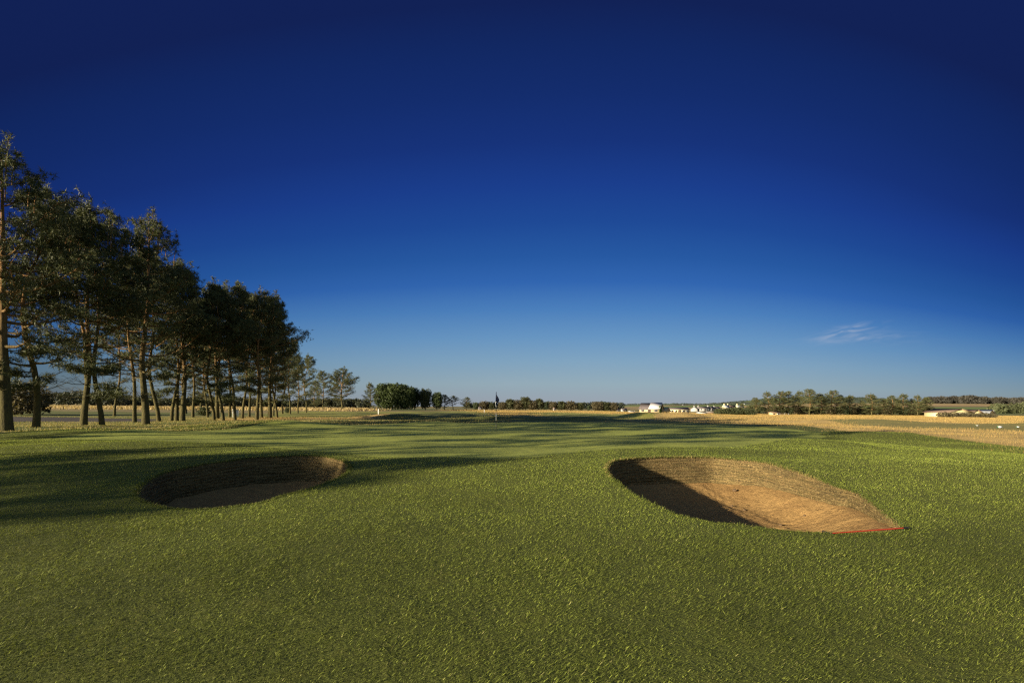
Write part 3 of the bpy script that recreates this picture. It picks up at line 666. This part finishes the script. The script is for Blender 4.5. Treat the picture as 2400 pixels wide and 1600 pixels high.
# line of trees behind the flag
ORD = ['first', 'second', 'third', 'fourth', 'fifth', 'sixth', 'seventh', 'eighth', 'ninth', 'tenth', 'eleventh', 'twelfth', 'thirteenth', 'fourteenth', 'fifteenth', 'sixteenth', 'seventeenth', 'eighteenth', 'nineteenth', 'twentieth']
LINE = [(1115, 942, 2, .9), (1134, 941, 1, 1.0), (1152, 944, 0, .9), (1178, 943, 1, 1.0), (1196, 935, 0, 1.0), (1214, 938, 1, 1.1), (1232, 930, 0, .9), (1247, 939, 1, 1.0), (1264, 934, 0, .8), (1279, 941, 2, .9), (1296, 942, 1, .9),
        (1316, 940, 0, 1.1), (1336, 941, 1, 1.2), (1360, 943, 0, .9), (1400, 942, 1, 1.2), (1420, 942, 0, 1.1), (1437, 944, 1, .9), (1380, 949, 2, .9)]
LINE.sort()
for i, (px, top, v, w) in enumerate(LINE):
    col = ['dark green', 'brownish green', 'small grey green'][v]
    tree_at(px, 235, top, FR[v], 8, px * .37, f'{col} round tree, {ORD[i]} from left in tree line behind flagstick', 'tree line behind the flagstick', 'round_tree', w * 1.15)
# right-hand pines
RP = [(1738, 945, .9), (1771, 931, 1.0), (1800, 918, 1.0), (1828, 916, .95), (1848, 916, .95), (1872, 916, .85), (1897, 911, 1.1), (1924, 922, .95), (1950, 914, 1.1), (1971, 925, .9), (1992, 926, 1.0), (2020, 938, .8), (2043, 923, 1.25),
      (2072, 935, .9), (2092, 926, 1.0), (2117, 923, 1.15), (2136, 934, .8), (2151, 926, .9), (2171, 930, .85)]
for i, (px, top, w) in enumerate(RP):
    tree_at(px, 172 + (i * 37 % 17), top, FP[[3, 2, 3, 2, 2][i % 5]], 16, i * 1.3, f'sunlit olive pine, {ORD[i]} from left in the row behind the right-hand golden rough', 'pines behind the golden rough on the right', 'pine_tree', w * 1.5)
# shrubs and bushes
for px, Y, top, v, w, lab in [(52, 62, 905, 1, 1.0, 'brown green bush behind the trunks at the left edge'), (478, 66, 953, 0, 1.2, 'low dark evergreen shrub between the trunks left of the white cabinet'),
                              (674, 95, 954, 0, .7, 'small dark bush past the right end of the pine row')]:
    tree_at(px, Y, top, SH[v], [1.6, 2.2][v], px, lab, 'bushes under and beyond the left pines', 'bush', w, 'bush')
bl = [(2210, 966), (2232, 966), (2256, 967), (2281, 968), (2304, 968), (2326, 970)]
for i, (px, top) in enumerate(bl):
    tree_at(px, 112, top, SH[1], 2.2, i * 1.9, f'dark brown bush in front of the pale gabled building, {ORD[i]} from the left of six', 'bushes before the gabled building', 'bush', 1.25, 'bush')
for i, (px, top) in enumerate([(1688, 957), (1704, 956), (1722, 955), (1740, 957), (1758, 958)]):
    tree_at(px, 150, top, SH[0], 1.6, i * 2.1, f'green hedge bush before the right-hand pines, {ORD[i]} from left of five', 'hedge bushes by the golden rough', 'bush', 1.5, 'bush')
for i, px in enumerate(range(1762, 2200, 22)):
    tree_at(px, 196, 950 + (i * 7 % 5), FR[[0, 2, 1][i % 3]], 8, i * 1.1, f'low undergrowth tree under the right-hand pines, {ORD[i]} from the left', 'undergrowth trees on the right', 'small_tree', 1.6)
# ------------------------------------------------------------------ far woods: they read as one mass
def wood(name, x0, x1, Yf, topf, seed, n, size, col, depth=30):
    g = np.random.default_rng(seed); C = []
    m = max(6, int((x1 - x0) / 6.5))
    for i in range(m):
        px = x0 + (x1 - x0) * (i + g.random()) / m; Y = Yf(px) + g.random() * depth; X = (px - 1200) / F * Y; z = float(gz(X, Y))
        H = max(2., (yh(px) - topf(px)) / F * Y + CAM_H - z) * (.82 + .25 * g.random()); r = H * (.42 + .3 * g.random())
        k = n // m; d = g.normal(size=(k, 3)); d /= np.linalg.norm(d, axis=1)[:, None]; q = np.array([X, Y, z + H * .52]) + d * np.array([r, r, H * .48]) * (.75 + .3 * g.random((k, 1)))
        C.append(np.column_stack([q, np.full(k, .75 + .5 * g.random())]))
    C = np.concatenate(C); V, T = tufts(C[:, :3], 2, size * 1.5, size, .1, g)
    cv = col * np.ones((len(C), 3)) * (C[:, 3] * (.75 + .5 * g.random(len(C))))[:, None]
    tag(mk(name, V, [T], M_leaf, cols=np.repeat(cv, 6, 0)), kind='stuff')
wood('distant_wood', -250, 860, lambda p: 330, lambda p: 921 + max(0, p) * .021 + 4 * math.sin(p / 47) - (6 if 120 < p < 200 else 0), 41, 26000, .9, (.040, .046, .026), 60)
wood('distant_wood', 1090, 1460, lambda p: 420, lambda p: 943 + 1.5 * math.sin(p / 19), 42, 9000, .9, (.040, .050, .036), 60)
wood('distant_wood', 2175, 2395, lambda p: 640, lambda p: 929 + 2 * math.sin(p / 23) + (p - 2180) * .01, 44, 15000, 1.5, (.048, .045, .036), 60)
wood('distant_wood', 2330, 2700, lambda p: 330, lambda p: 944 + 2 * math.sin(p / 23), 45, 7000, .8, (.07, .08, .035), 40)
# ------------------------------------------------------------------ hills on the skyline
def hills():
    n = 260; m = 26; V = []
    for j in range(m):
        t = j / (m - 1); Y = 1500 + 2600 * t
        for i in range(n):
            px = 1300 + 1300 * i / (n - 1); X = (px - 1200) / F * Y
            top = np.interp(px, [1300, 1420, 1500, 1590, 1640, 1700, 1760, 1800, 1900, 2050, 2200, 2600], [951.5, 950, 948.5, 947, 949, 944.5, 940, 936, 930, 934, 948, 962])
            H = (float(yh(px)) - top) / F * 4100 + 1.6
            z = -3 + (H + 3) * sst(0, 1, t) + (fbm(X / 260, Y / 260 + 4, 3) - .5) * 26 * sst(0, .3, t) * (1 - sst(.8, 1, t)) * min(1, max(H, 0) / 30)
            V.append((X, Y, float(z)))
    V = np.array(V); idx = np.arange(n * m).reshape(m, n)
    Qh = np.stack([idx[:-1, :-1], idx[:-1, 1:], idx[1:, 1:], idx[1:, :-1]], -1).reshape(-1, 4)
    f = vnoise(V[:, 0] / 170, V[:, 1] / 120); f2 = fbm(V[:, 0] / 60, V[:, 1] / 60, 2)
    c = np.where((f > .62)[:, None], np.array((.10, .13, .055)), np.where((f > .45)[:, None], np.array((.045, .06, .035)), np.array((.075, .09, .05)))) * (.7 + .6 * f2)[:, None]
    o = mk('hills', V, [Qh], M_ground, cols=c, smooth=True); tag(o, kind='structure')
    g = np.random.default_rng(9); k = rng.random(len(V)) < .25; C = V[k & (f2 > .5) & (V[:, 2] > 0)]
    C = np.repeat(C, 14, 0) + g.normal(size=(len(C) * 14, 3)) * np.array([14, 10, 2.2]) + np.array([0, 0, 3.5])
    top = V.reshape(m, n, 3)[-2]; top = top[top[:, 2] > 12]; tt = np.repeat(top, 16, 0); tt = tt + g.normal(size=tt.shape) * np.array([9, 8, 2.4]) + np.array([0, 0, 4.5]); tt = tt[fbm(tt[:, 0] / 45, tt[:, 1] * 0, 2) > .42]
    C = np.concatenate([C, tt]); Vn, T = tufts(C, 2, 5, 4, .2, g)
    tag(mk('hill_woods', Vn, [T], M_leaf, cols=np.tile((.034, .044, .034), (len(Vn), 1))), kind='stuff')
hills()

# ------------------------------------------------------------------ buildings
def box(x0, x1, y0, y1, z0, z1):
    V = np.array([(x, y, z) for z in (z0, z1) for y in (y0, y1) for x in (x0, x1)], float)
    return V, np.array([(0, 2, 3, 1), (4, 5, 7, 6), (0, 1, 5, 4), (2, 6, 7, 3), (0, 4, 6, 2), (1, 3, 7, 5)])
def boxes(name, L, mat, parent):
    G = Geo()
    for b in L: G.add(*box(*b))
    V, Qs = G.out(); return mk(name, V, [Qs], mat, parent)
M_white = simple('white_render', (.29, .285, .27), .8, .08, 2); M_stone = simple('rubble_stone', (.42, .33, .20), .9, .3, 5, bump=.5); M_cream = simple('cream_render', (.52, .46, .28), .85, .12, 2)
M_slate = simple('slate', (.10, .085, .085), .7, .25, 4); M_pale = simple('pale_sheeting', (.44, .42, .42), .5, .12, 3); M_glass = simple('window_glass', (.03, .035, .045), .15, .1, 1, .6)
M_tile = simple('brown_tiles', (.16, .11, .08), .85, .3, 5); M_greyr = simple('grey_roofing', (.24, .25, .27), .6, .15, 3); M_dkwood = simple('dark_timber', (.07, .05, .04), .8, .3, 5)
def gabled(name, px, Y, L, W, he, hr, rz, mw, mr, label, cat='house', group=None, wins=3, chim=1, door=True, z_off=0, over=.25, parts2=None):
    """house with its long side along local x, ridge along x"""
    x, y, z = at(px, Y); r = empty(name, (x, y, z + z_off), rz)
    V = np.array([(-L / 2, -W / 2, -.4), (L / 2, -W / 2, -.4), (L / 2, W / 2, -.4), (-L / 2, W / 2, -.4), (-L / 2, -W / 2, he), (L / 2, -W / 2, he), (L / 2, W / 2, he), (-L / 2, W / 2, he), (-L / 2, 0, hr), (L / 2, 0, hr)])
    mk('wall', V, [np.array([(0, 1, 5, 4), (2, 3, 7, 6)]), np.array([(1, 2, 6, 9, 5), (3, 0, 4, 8, 7)])], mw, r)
    t = .14; s = (hr - he) / (W / 2); G = Geo(); h0 = he - over * s
    for sg in (-1, 1):
        a = np.array([(-L / 2 - over, sg * (W / 2 + over), h0 + .02), (L / 2 + over, sg * (W / 2 + over), h0 + .02), (L / 2 + over, 0, hr + .02), (-L / 2 - over, 0, hr + .02)])
        G.add(np.concatenate([a, a + np.array([0, 0, t])]), np.array([(0, 1, 2, 3), (7, 6, 5, 4), (0, 4, 5, 1), (1, 5, 6, 2), (2, 6, 7, 3), (3, 7, 4, 0)]))
    Vr, Qr = G.out(); rf = mk('roof', Vr, [Qr], mr, r)
    for c in range(chim):
        cx_ = (-L / 2 + .5) if c == 0 else (L / 2 - .5); boxes('chimney', [(cx_ - .35, cx_ + .35, -.3, .3, hr - .5, hr + .75), (cx_ - .42, cx_ + .42, -.37, .37, hr + .75, hr + .87)], mw, rf)
    for i in range(wins):
        wx = -L / 2 + L * (i + .5) / wins
        if door and i == wins // 2:
            boxes('door', [(wx - .45, wx + .45, -W / 2 - .04, -W / 2 + .1, 0.0, min(2.0, he - .2))], M_dkwood, r); continue
        f = boxes('window', [(wx - .5, wx + .5, -W / 2 - .05, -W / 2 + .1, he * .42, he * .82)], M_white, r)
        boxes('pane', [(wx - .42, wx + .42, -W / 2 - .07, -W / 2 - .02, he * .46, he * .79)], M_glass, f)
    tag(r, label, cat, group); return r
# stone barn: pale roof half, dark roof half, ivy on the gable
rb = gabled('stone_barn', 1527, 150, 6.2, 4.0, 1.45, 3.1, -.62, M_stone, M_slate, 'small stone barn with half dark, half pale roof and ivy on its gable', 'barn', wins=3, chim=0)
a = np.array([(-.2, -2.32, 1.37), (3.42, -2.32, 1.37), (3.42, -.02, 3.33), (-.2, -.02, 3.33)])
mk('roof_sheeting', np.concatenate([a, a + np.array([0, -.02, .10])]), [np.array([(0, 1, 2, 3), (7, 6, 5, 4), (0, 4, 5, 1), (1, 5, 6, 2), (2, 6, 7, 3), (3, 7, 4, 0)])], M_pale, rb)['label'] = 'pale corrugated roof sheets'
g_ = np.random.default_rng(5); C = np.column_stack([np.full(700, 3.16), g_.normal(-.9, .55, 700), g_.random(700) ** .7 * 2.4]); Vi, Ti = tufts(C, 2, .22, .16, 0, g_)
mk('ivy', Vi, [Ti], M_leaf, rb, cols=np.tile((.09, .15, .035), (len(Vi), 1)))
gabled('stone_outbuilding', 1553, 152, 3.4, 3.6, .9, 2.0, -.62, M_stone, M_stone, 'low stone lean-to joined to the right side of the barn', 'outbuilding', wins=0, chim=0, door=False)
gabled('cream_house', 1589, 175, 6.6, 4.6, 1.85, 2.35, -.1, M_cream, M_slate, 'long cream building with a low dark roof right of the barn', wins=5, chim=0)
hs = [(1629, 300, 4.2, 4.0, 1.5, 2.8, .9, M_white, M_slate, 'white gable-fronted house just right of the long cream building'), (1648, 330, 8, 5, 1.9, 3.0, .1, M_white, M_slate, 'white cottage with a row of chimneys behind the white marquee'),
      (1664, 345, 6, 4, 1.9, 3.0, .5, M_white, M_slate, 'dark roofed white cottage right of the chimneyed one'), (1678, 350, 5, 4, 1.9, 2.9, .5, M_white, M_slate, 'last white cottage before the green hedge'),
      (1701, 300, 3.4, 3, 2.8, 4.2, .3, M_cream, M_greyr, 'beige house above the hedge, leftmost of three'), (1713, 305, 5, 3, 2.8, 4.2, 0, M_cream, M_tile, 'beige long house above the hedge, middle of three'),
      (1733, 310, 4.4, 3, 2.9, 4.2, .2, M_cream, M_greyr, 'beige house above the hedge, rightmost of three'), (1462, 250, 2.4, 2, 1.1, 1.7, .2, M_white, M_slate, 'tiny white cottage left of the barn, beside the white tent'),
      (1446, 258, 1.8, 2, 1.0, 1.6, .1, M_white, M_slate, 'tiny white cottage further left of the barn'), (1299, 228, 1.4, 1.5, 1.3, 1.9, .2, M_white, M_tile, 'tiny pale cottage in the tree line behind the flagstick'),
      (1125, 228, 2.2, 2, 1.2, 1.8, .1, M_white, M_slate, 'tiny white cottage in the trees left of the flagstick')]
for i, (px, Y, L, W, he, hr, rz, mw, mr, lab) in enumerate(hs):
    o = gabled('cottage', px, Y, L, W, he, hr, rz, mw, mr, lab, 'house', 'far cottages', wins=3, chim=2 if i == 1 else (1 if i < 7 else 0))
    if i > 8: o.scale = (.6, .6, .75)
for px, top, w, lab in [(1602, 950, 4, 'tiny pale farmhouse on the hill above the cream building'), (1628, 951.5, 4, 'tiny white farmhouse low on the hill, right of the pale one'), (1720, 949, 7, 'white farmhouse in the middle of the hillside'), (1745, 947, 3.5, 'small white farmhouse higher on the hillside near the pines')]:
    Y = 2300 if px > 1700 else 1700; X = (px - 1200) / F * Y; zz = (float(yh(px)) - top) / F * Y + CAM_H; k = Y / 170
    r = gabled('farmhouse', px, Y, w * 2.4, 8, 4, 7, .2, M_white, M_greyr, lab, 'farmhouse', 'farmhouses on the hill', wins=3, chim=0); r.location.z = zz - 4
def marquee(px, Y, L, W, h, label, name='marquee'):
    x, y, z = at(px, Y); r = empty(name, (x, y, z), .1); n = 12; V = []
    for i in range(n + 1):
        a_ = math.pi * i / n; V += [(-math.cos(a_) * L / 2, -W / 2, h * (.45 + .55 * math.sin(a_))), (-math.cos(a_) * L / 2, W / 2, h * (.45 + .55 * math.sin(a_)))]
    V = np.array(V); Qs = np.array([(2 * i, 2 * i + 2, 2 * i + 3, 2 * i + 1) for i in range(n)])
    o = mk('canopy', V, [Qs], M_white, r, smooth=True); sm = o.modifiers.new('thick', 'SOLIDIFY'); sm.thickness = .08
    boxes('side_panel', [(-L / 2 + .05, L / 2 - .05, -W / 2 + .1, W / 2 - .1, -.2, h * .45)], M_pale, r); tag(r, label, 'tent', 'white tents'); return r
marquee(1645, 205, 3.8, 3, .9, 'low white marquee roof in front of the white cottages'); marquee(1480, 215, 2.6, 2.5, .85, 'small white domed tent left of the barn')
x, y, z = at(1666, 208); r = empty('white_canopy_row', (x, y, z), .05); boxes('roof', [(-2.6, 2.6, -1, 1, .62, .74)], M_white, r); boxes('side_panel', [(-2.5, 2.5, -.9, .9, -.2, .62)], M_tile, r); tag(r, 'long low white roofed shelter right of the white marquee', 'shelter')
gabled('tan_shed', 1815, 168, 3.0, 2.2, .95, 1.15, .0, simple('tan_boards', (.55, .40, .19), .9, .15, 4), M_tile, 'tan timber shed under the right-hand pines', 'shed', wins=2, chim=0, door=False)
x, y, z = at(1838, 166); r = empty('timber_fence', (x, y, z)); 
for i in range(7): boxes('post', [(-1.5 + i * .5, -1.42 + i * .5, -.04, .04, -.2, .85)], M_white if i % 3 == 0 else M_dkwood, r)
boxes('rail', [(-1.5, 1.6, .045, .08, .55, .62), (-1.5, 1.6, .045, .08, .2, .27)], M_dkwood, r); tag(r, 'short fence of mixed white and dark posts right of the tan shed', 'fence')
M_yel = simple('pale_yellow_render', (.62, .55, .30), .85, .08, 2)
def gable_front(px, Y, Wd, D, he, hr, mw, mr, label, rz, bay=True):
    x, y, z = at(px, Y); r = empty('gabled_building', (x, y, z + .35), rz)
    V = np.array([(-Wd / 2, 0, -1), (Wd / 2, 0, -1), (Wd / 2, D, -1), (-Wd / 2, D, -1), (-Wd / 2, 0, he), (Wd / 2, 0, he), (Wd / 2, D, he), (-Wd / 2, D, he), (0, 0, hr), (0, D, hr)])
    mk('wall', V, [np.array([(1, 2, 6, 5), (3, 0, 4, 7)]), np.array([(0, 1, 5, 8, 4), (2, 3, 7, 9, 6)])], mw, r)
    G = Geo(); o = .35; s = (hr - he) / (Wd / 2)
    for sg in (-1, 1):
        a = np.array([(sg * (Wd / 2 + o), -o, he - o * s), (sg * (Wd / 2 + o), D + o, he - o * s), (0, D + o, hr), (0, -o, hr)]) + np.array([0, 0, .02])
        G.add(np.concatenate([a, a + np.array([0, 0, .12])]), np.array([(0, 1, 2, 3), (7, 6, 5, 4), (0, 4, 5, 1), (1, 5, 6, 2), (2, 6, 7, 3), (3, 7, 4, 0)]))
    Vr, Qr = G.out(); mk('roof', Vr, [Qr], mr, r)
    if bay:
        boxes('verandah', [(-Wd * .2, Wd * .26, -.06, .3, .15, he * .86)], M_glass, r)
        for k in (-.08, .06, .18): boxes('post', [(Wd * k, Wd * k + .1, -.12, -.065, .1, he * .86)], M_white, r)
    tag(r, label, 'house', 'gabled buildings on the right'); return r
gable_front(2252, 130, 7.0, 7, 1.0, 1.9, M_yel, M_tile, 'wide pale yellow gabled building with a dark verandah, on the right', .1)
gable_front(2290, 134, 3.6, 7, .8, 1.7, M_yel, M_tile, 'narrower pale yellow gable joined right of the wide gabled building', .1)
gable_front(2323, 138, 3.4, 6, 1.0, 1.85, M_cream, M_greyr, 'grey roofed building at the right end of the gabled group', .45, False)
gabled('brown_shed', 2211, 135, 2.6, 2, .8, 1.3, .2, M_pale, M_tile, 'low shed at the left end of the gabled group', 'shed', wins=1, chim=0, door=False)

# ------------------------------------------------------------------ golf things
M_red = simple('red_paint', (.30, .032, .012), .45, .15, 8, .4); M_black = simple('black_paint', (.012, .012, .012), .5, .2, 5, .4); M_wpaint = simple('white_paint', (.80, .79, .75), .5, .06, 5, .4)
M_navy = simple('navy_cloth', (.022, .032, .075), .8, .2, 6); M_lblue = simple('blue_grey_paint', (.22, .26, .34), .6, .1, 5)
def lathe(name, prof, mat, parent, k=12, off=(0, 0, 0)):
    P = np.array([(off[0], off[1], z) for z, r in prof]); r = np.array([r for z, r in prof])
    a_ = np.arange(k) * 2 * np.pi / k; V = P[:, None] + r[:, None, None] * np.stack([np.cos(a_), np.sin(a_), 0 * a_], 1)[None]
    n = len(P); idx = np.arange(n * k).reshape(n, k); Qs = np.stack([idx[:-1], np.roll(idx[:-1], -1, 1), np.roll(idx[1:], -1, 1), idx[1:]], -1).reshape(-1, 4)
    return mk(name, V.reshape(-1, 3), [Qs], mat, parent, smooth=True)
def flagstick():
    x, y, z = at(1163, 26.0); r = empty('flagstick', (x, y, z)); ht = 2.13
    bands = [(-.05, .62, M_black), (.62, 1.02, M_wpaint), (1.02, 1.30, M_black), (1.30, 1.45, M_wpaint), (1.45, ht, M_black)]
    for a, b, m in bands:
        o = lathe('pole', [(a, .0001), (a, .014), (b, .013), (b, .0001)], m, r)
        o['label'] = 'black section of the pole' if m is M_black else 'white section of the pole'
    # limp flag: cloth gathered in folds down the pole
    nz_, nu = 26, 30; V = []
    for i in range(nz_ + 1):
        t = i / nz_; zz = ht - .01 - .76 * t
        w = .03 + .17 * math.sin(min(1, t * 1.25) ** 1.3 * math.pi * .82) * (1 if t < .75 else 1.0)
        if t > .45: w *= 1 - .55 * (t - .45) / .55
        for j in range(nu + 1):
            u = j / nu; V.append((w * u - .02 - .03 * t, .03 * math.sin(u * 15 + t * 3) * (.3 + u) + .01 * math.sin(t * 20), zz - .10 * u * (1 - t) - .02 * math.sin(u * 9) * t))
    V = np.array(V); idx = np.arange((nz_ + 1) * (nu + 1)).reshape(nz_ + 1, nu + 1)
    Qs = np.stack([idx[:-1, :-1], idx[:-1, 1:], idx[1:, 1:], idx[1:, :-1]], -1).reshape(-1, 4)
    mi = np.array([[1 if (i > 16 and j < 10) or i > 24 else 0 for j in range(nu)] for i in range(nz_)]).ravel()
    f = mk('flag', V, [Qs], None, r, smooth=True, mats=[M_navy, M_wpaint], midx=mi); f.rotation_euler = (0, 0, .15)
    f.modifiers.new('thick', 'SOLIDIFY').thickness = .003
    tag(r, 'black and white striped flagstick with a limp navy and white flag on the green', 'flagstick')
flagstick()
def rake():
    A = ground_pt(2127, 1242); B = ground_pt(1950, 1251); A[2] += .035; B[2] += .012
    d = B - A; L = np.linalg.norm(d); r = empty('bunker_rake', tuple(A)); d /= L
    def seg(name, a, b, ra, rb_, m):
        n = 10; t = np.linspace(0, 1, n); P = d[None] * (a + (b - a) * t)[:, None]
        V, Qs = tube(P, ra + (rb_ - ra) * t, 10); 
        o = mk(name, V, [Qs], m, r, smooth=True)
        return o
    seg('handle', .075, L, .0095, .0085, M_red); seg('grip', -.005, .08, .0135, .0145, M_black)
    s = np.cross(d, (0, 0, 1)); s /= np.linalg.norm(s)
    if s[1] < 0: s = -s
    # the head lies in the sand just behind the near lip
    P0 = d * L; w = .16
    G = Geo(); G.add(*tube(np.stack([P0 - s * w * .1, P0 + s * w * .9]) + np.array([0, 0, -.01]), [.012, .012], 6))
    V, Qs = G.out(); hd = mk('head', V, [Qs], M_black, r)
    for i in range(9):
        q = P0 - s * w * .1 + s * w * i / 8
        V, Qs = tube(np.stack([q + np.array([0, 0, -.01]), q + np.array([0, 0, -.06])]), [.006, .003], 5); mk('tine', V, [Qs], M_black, hd)
    tag(r, 'red handled rake with a black end lying along the near lip of the right bunker', 'rake')
rake()
def post(px, Y, h, rad, m, label, name='marker_post'):
    x, y, z = at(px, Y); r = empty(name, (x, y, z)); lathe('shaft', [(-.1, .0001), (-.1, rad), (h - .04, rad), (h - .035, rad * .8), (h, rad * .7), (h, .0001)], m, r)
    lathe('cap', [(h - .02, .0001), (h - .02, rad * 1.15), (h + .02, rad * 1.0), (h + .03, .0001)], m, r); tag(r, label, 'post', 'white posts')
post(887, 70, 1.18, .055, M_wpaint, 'thick white post beyond the pine row, in front of the dark conifer block')
post(1135, 110, .95, .045, M_wpaint, 'thin white post far off, just left of the flagstick')
x, y, z = at(552, 62); r = empty('white_cabinet', (x, y, z), .5)
boxes('body', [(-.30, .30, -.22, .22, -.05, 1.0)], M_wpaint, r); boxes('side_panel', [(.302, .335, -.21, .21, .0, .98)], M_lblue, r); boxes('lid', [(-.34, .36, -.26, .26, 1.0, 1.07)], M_wpaint, r)
boxes('foot', [(-.26, -.18, -.18, -.1, -.12, -.05), (.18, .26, -.18, -.1, -.12, -.05)], M_black, r); tag(r, 'white cabinet with a blue grey side standing among the pine trunks', 'cabinet')
def marker(px, Y, label, s=1.0):
    x, y, z = at(px, Y); r = empty('tee_marker', (x, y, z), .1); boxes('body', [(-.2 * s, .2 * s, -.07, .07, .05, .17 * s)], M_wpaint, r)
    boxes('end_cap', [(-.27 * s, -.203 * s, -.06, .05, .05, .16 * s)], simple('green_paint', (.03, .12, .05), .6), r)
    for k in (-.15, .15): boxes('foot', [(k * s - .02, k * s + .02, -.02, .02, -.06, .06)], M_black, r)
    tag(r, label, 'tee marker', 'tee markers')
marker(2344, 44, 'white box shaped tee marker with a green end, largest, at the right edge'); marker(2386, 46, 'pale flat tee marker furthest right', .7); marker(2290, 47, 'tiny pale tee marker left of the largest one', .55)
# clods on the sand of the right bunker
M_clod = simple('dark_clod', (.10, .065, .035), .95, .3, 8, bump=.5)
def clods():
    Z = np.concatenate(srR)
    g = np.random.default_rng(3)
    spots = [(1722, 1153, .045, 'largest dark clod, high on the sand near the turf face'), (1745, 1196, .03, 'dark clod on the sand beside the shadow, lower one'), (1715, 1187, .028, 'dark clod on the sand, touching the shadow edge'),
             (1885, 1212, .022, 'small dark clod in the middle of the sand'), (1830, 1232, .03, 'dark clod near the lower edge of the sand')]
    for px, py, s, lab in spots:
        u, v = ray(px, py); X = u; best = None
        for Y in np.arange(6, 13, .02):
            zr = CAM_H + v * Y; i = np.argmin((Z[:, 0] - u * Y) ** 2 + (Z[:, 1] - Y) ** 2)
            if zr <= Z[i, 2]: best = (u * Y, Y, Z[i, 2]); break
        if best is None: continue
        n = 10; th = np.linspace(0, np.pi, 8); V = []; 
        for a_ in th:
            for b_ in np.arange(n) * 2 * np.pi / n:
                q = .7 + .6 * vnoise(a_ * 2.1 + px, b_ * 1.3); V.append((s * 1.3 * math.sin(a_) * math.cos(b_) * q, s * math.sin(a_) * math.sin(b_) * q, s * .8 * math.cos(a_) * q + s * .3))
        idx = np.arange(8 * n).reshape(8, n); Qs = np.stack([idx[:-1], np.roll(idx[:-1], -1, 1), np.roll(idx[1:], -1, 1), idx[1:]], -1).reshape(-1, 4)
        o = mk('soil_clod', np.array(V), [Qs], M_clod); o.location = best; tag(o, lab, 'clod', 'clods on the sand')
clods()
sc.cycles.max_bounces = 6; sc.cycles.transparent_max_bounces = 4; sc.cycles.diffuse_bounces = 3; sc.cycles.use_adaptive_sampling = True
sc.cycles.use_denoising = False; sc.cycles.adaptive_threshold = .004; sc.cycles.sample_clamp_indirect = 4; sc.cycles.pixel_filter_type = 'BLACKMAN_HARRIS'; sc.cycles.filter_width = 1.3
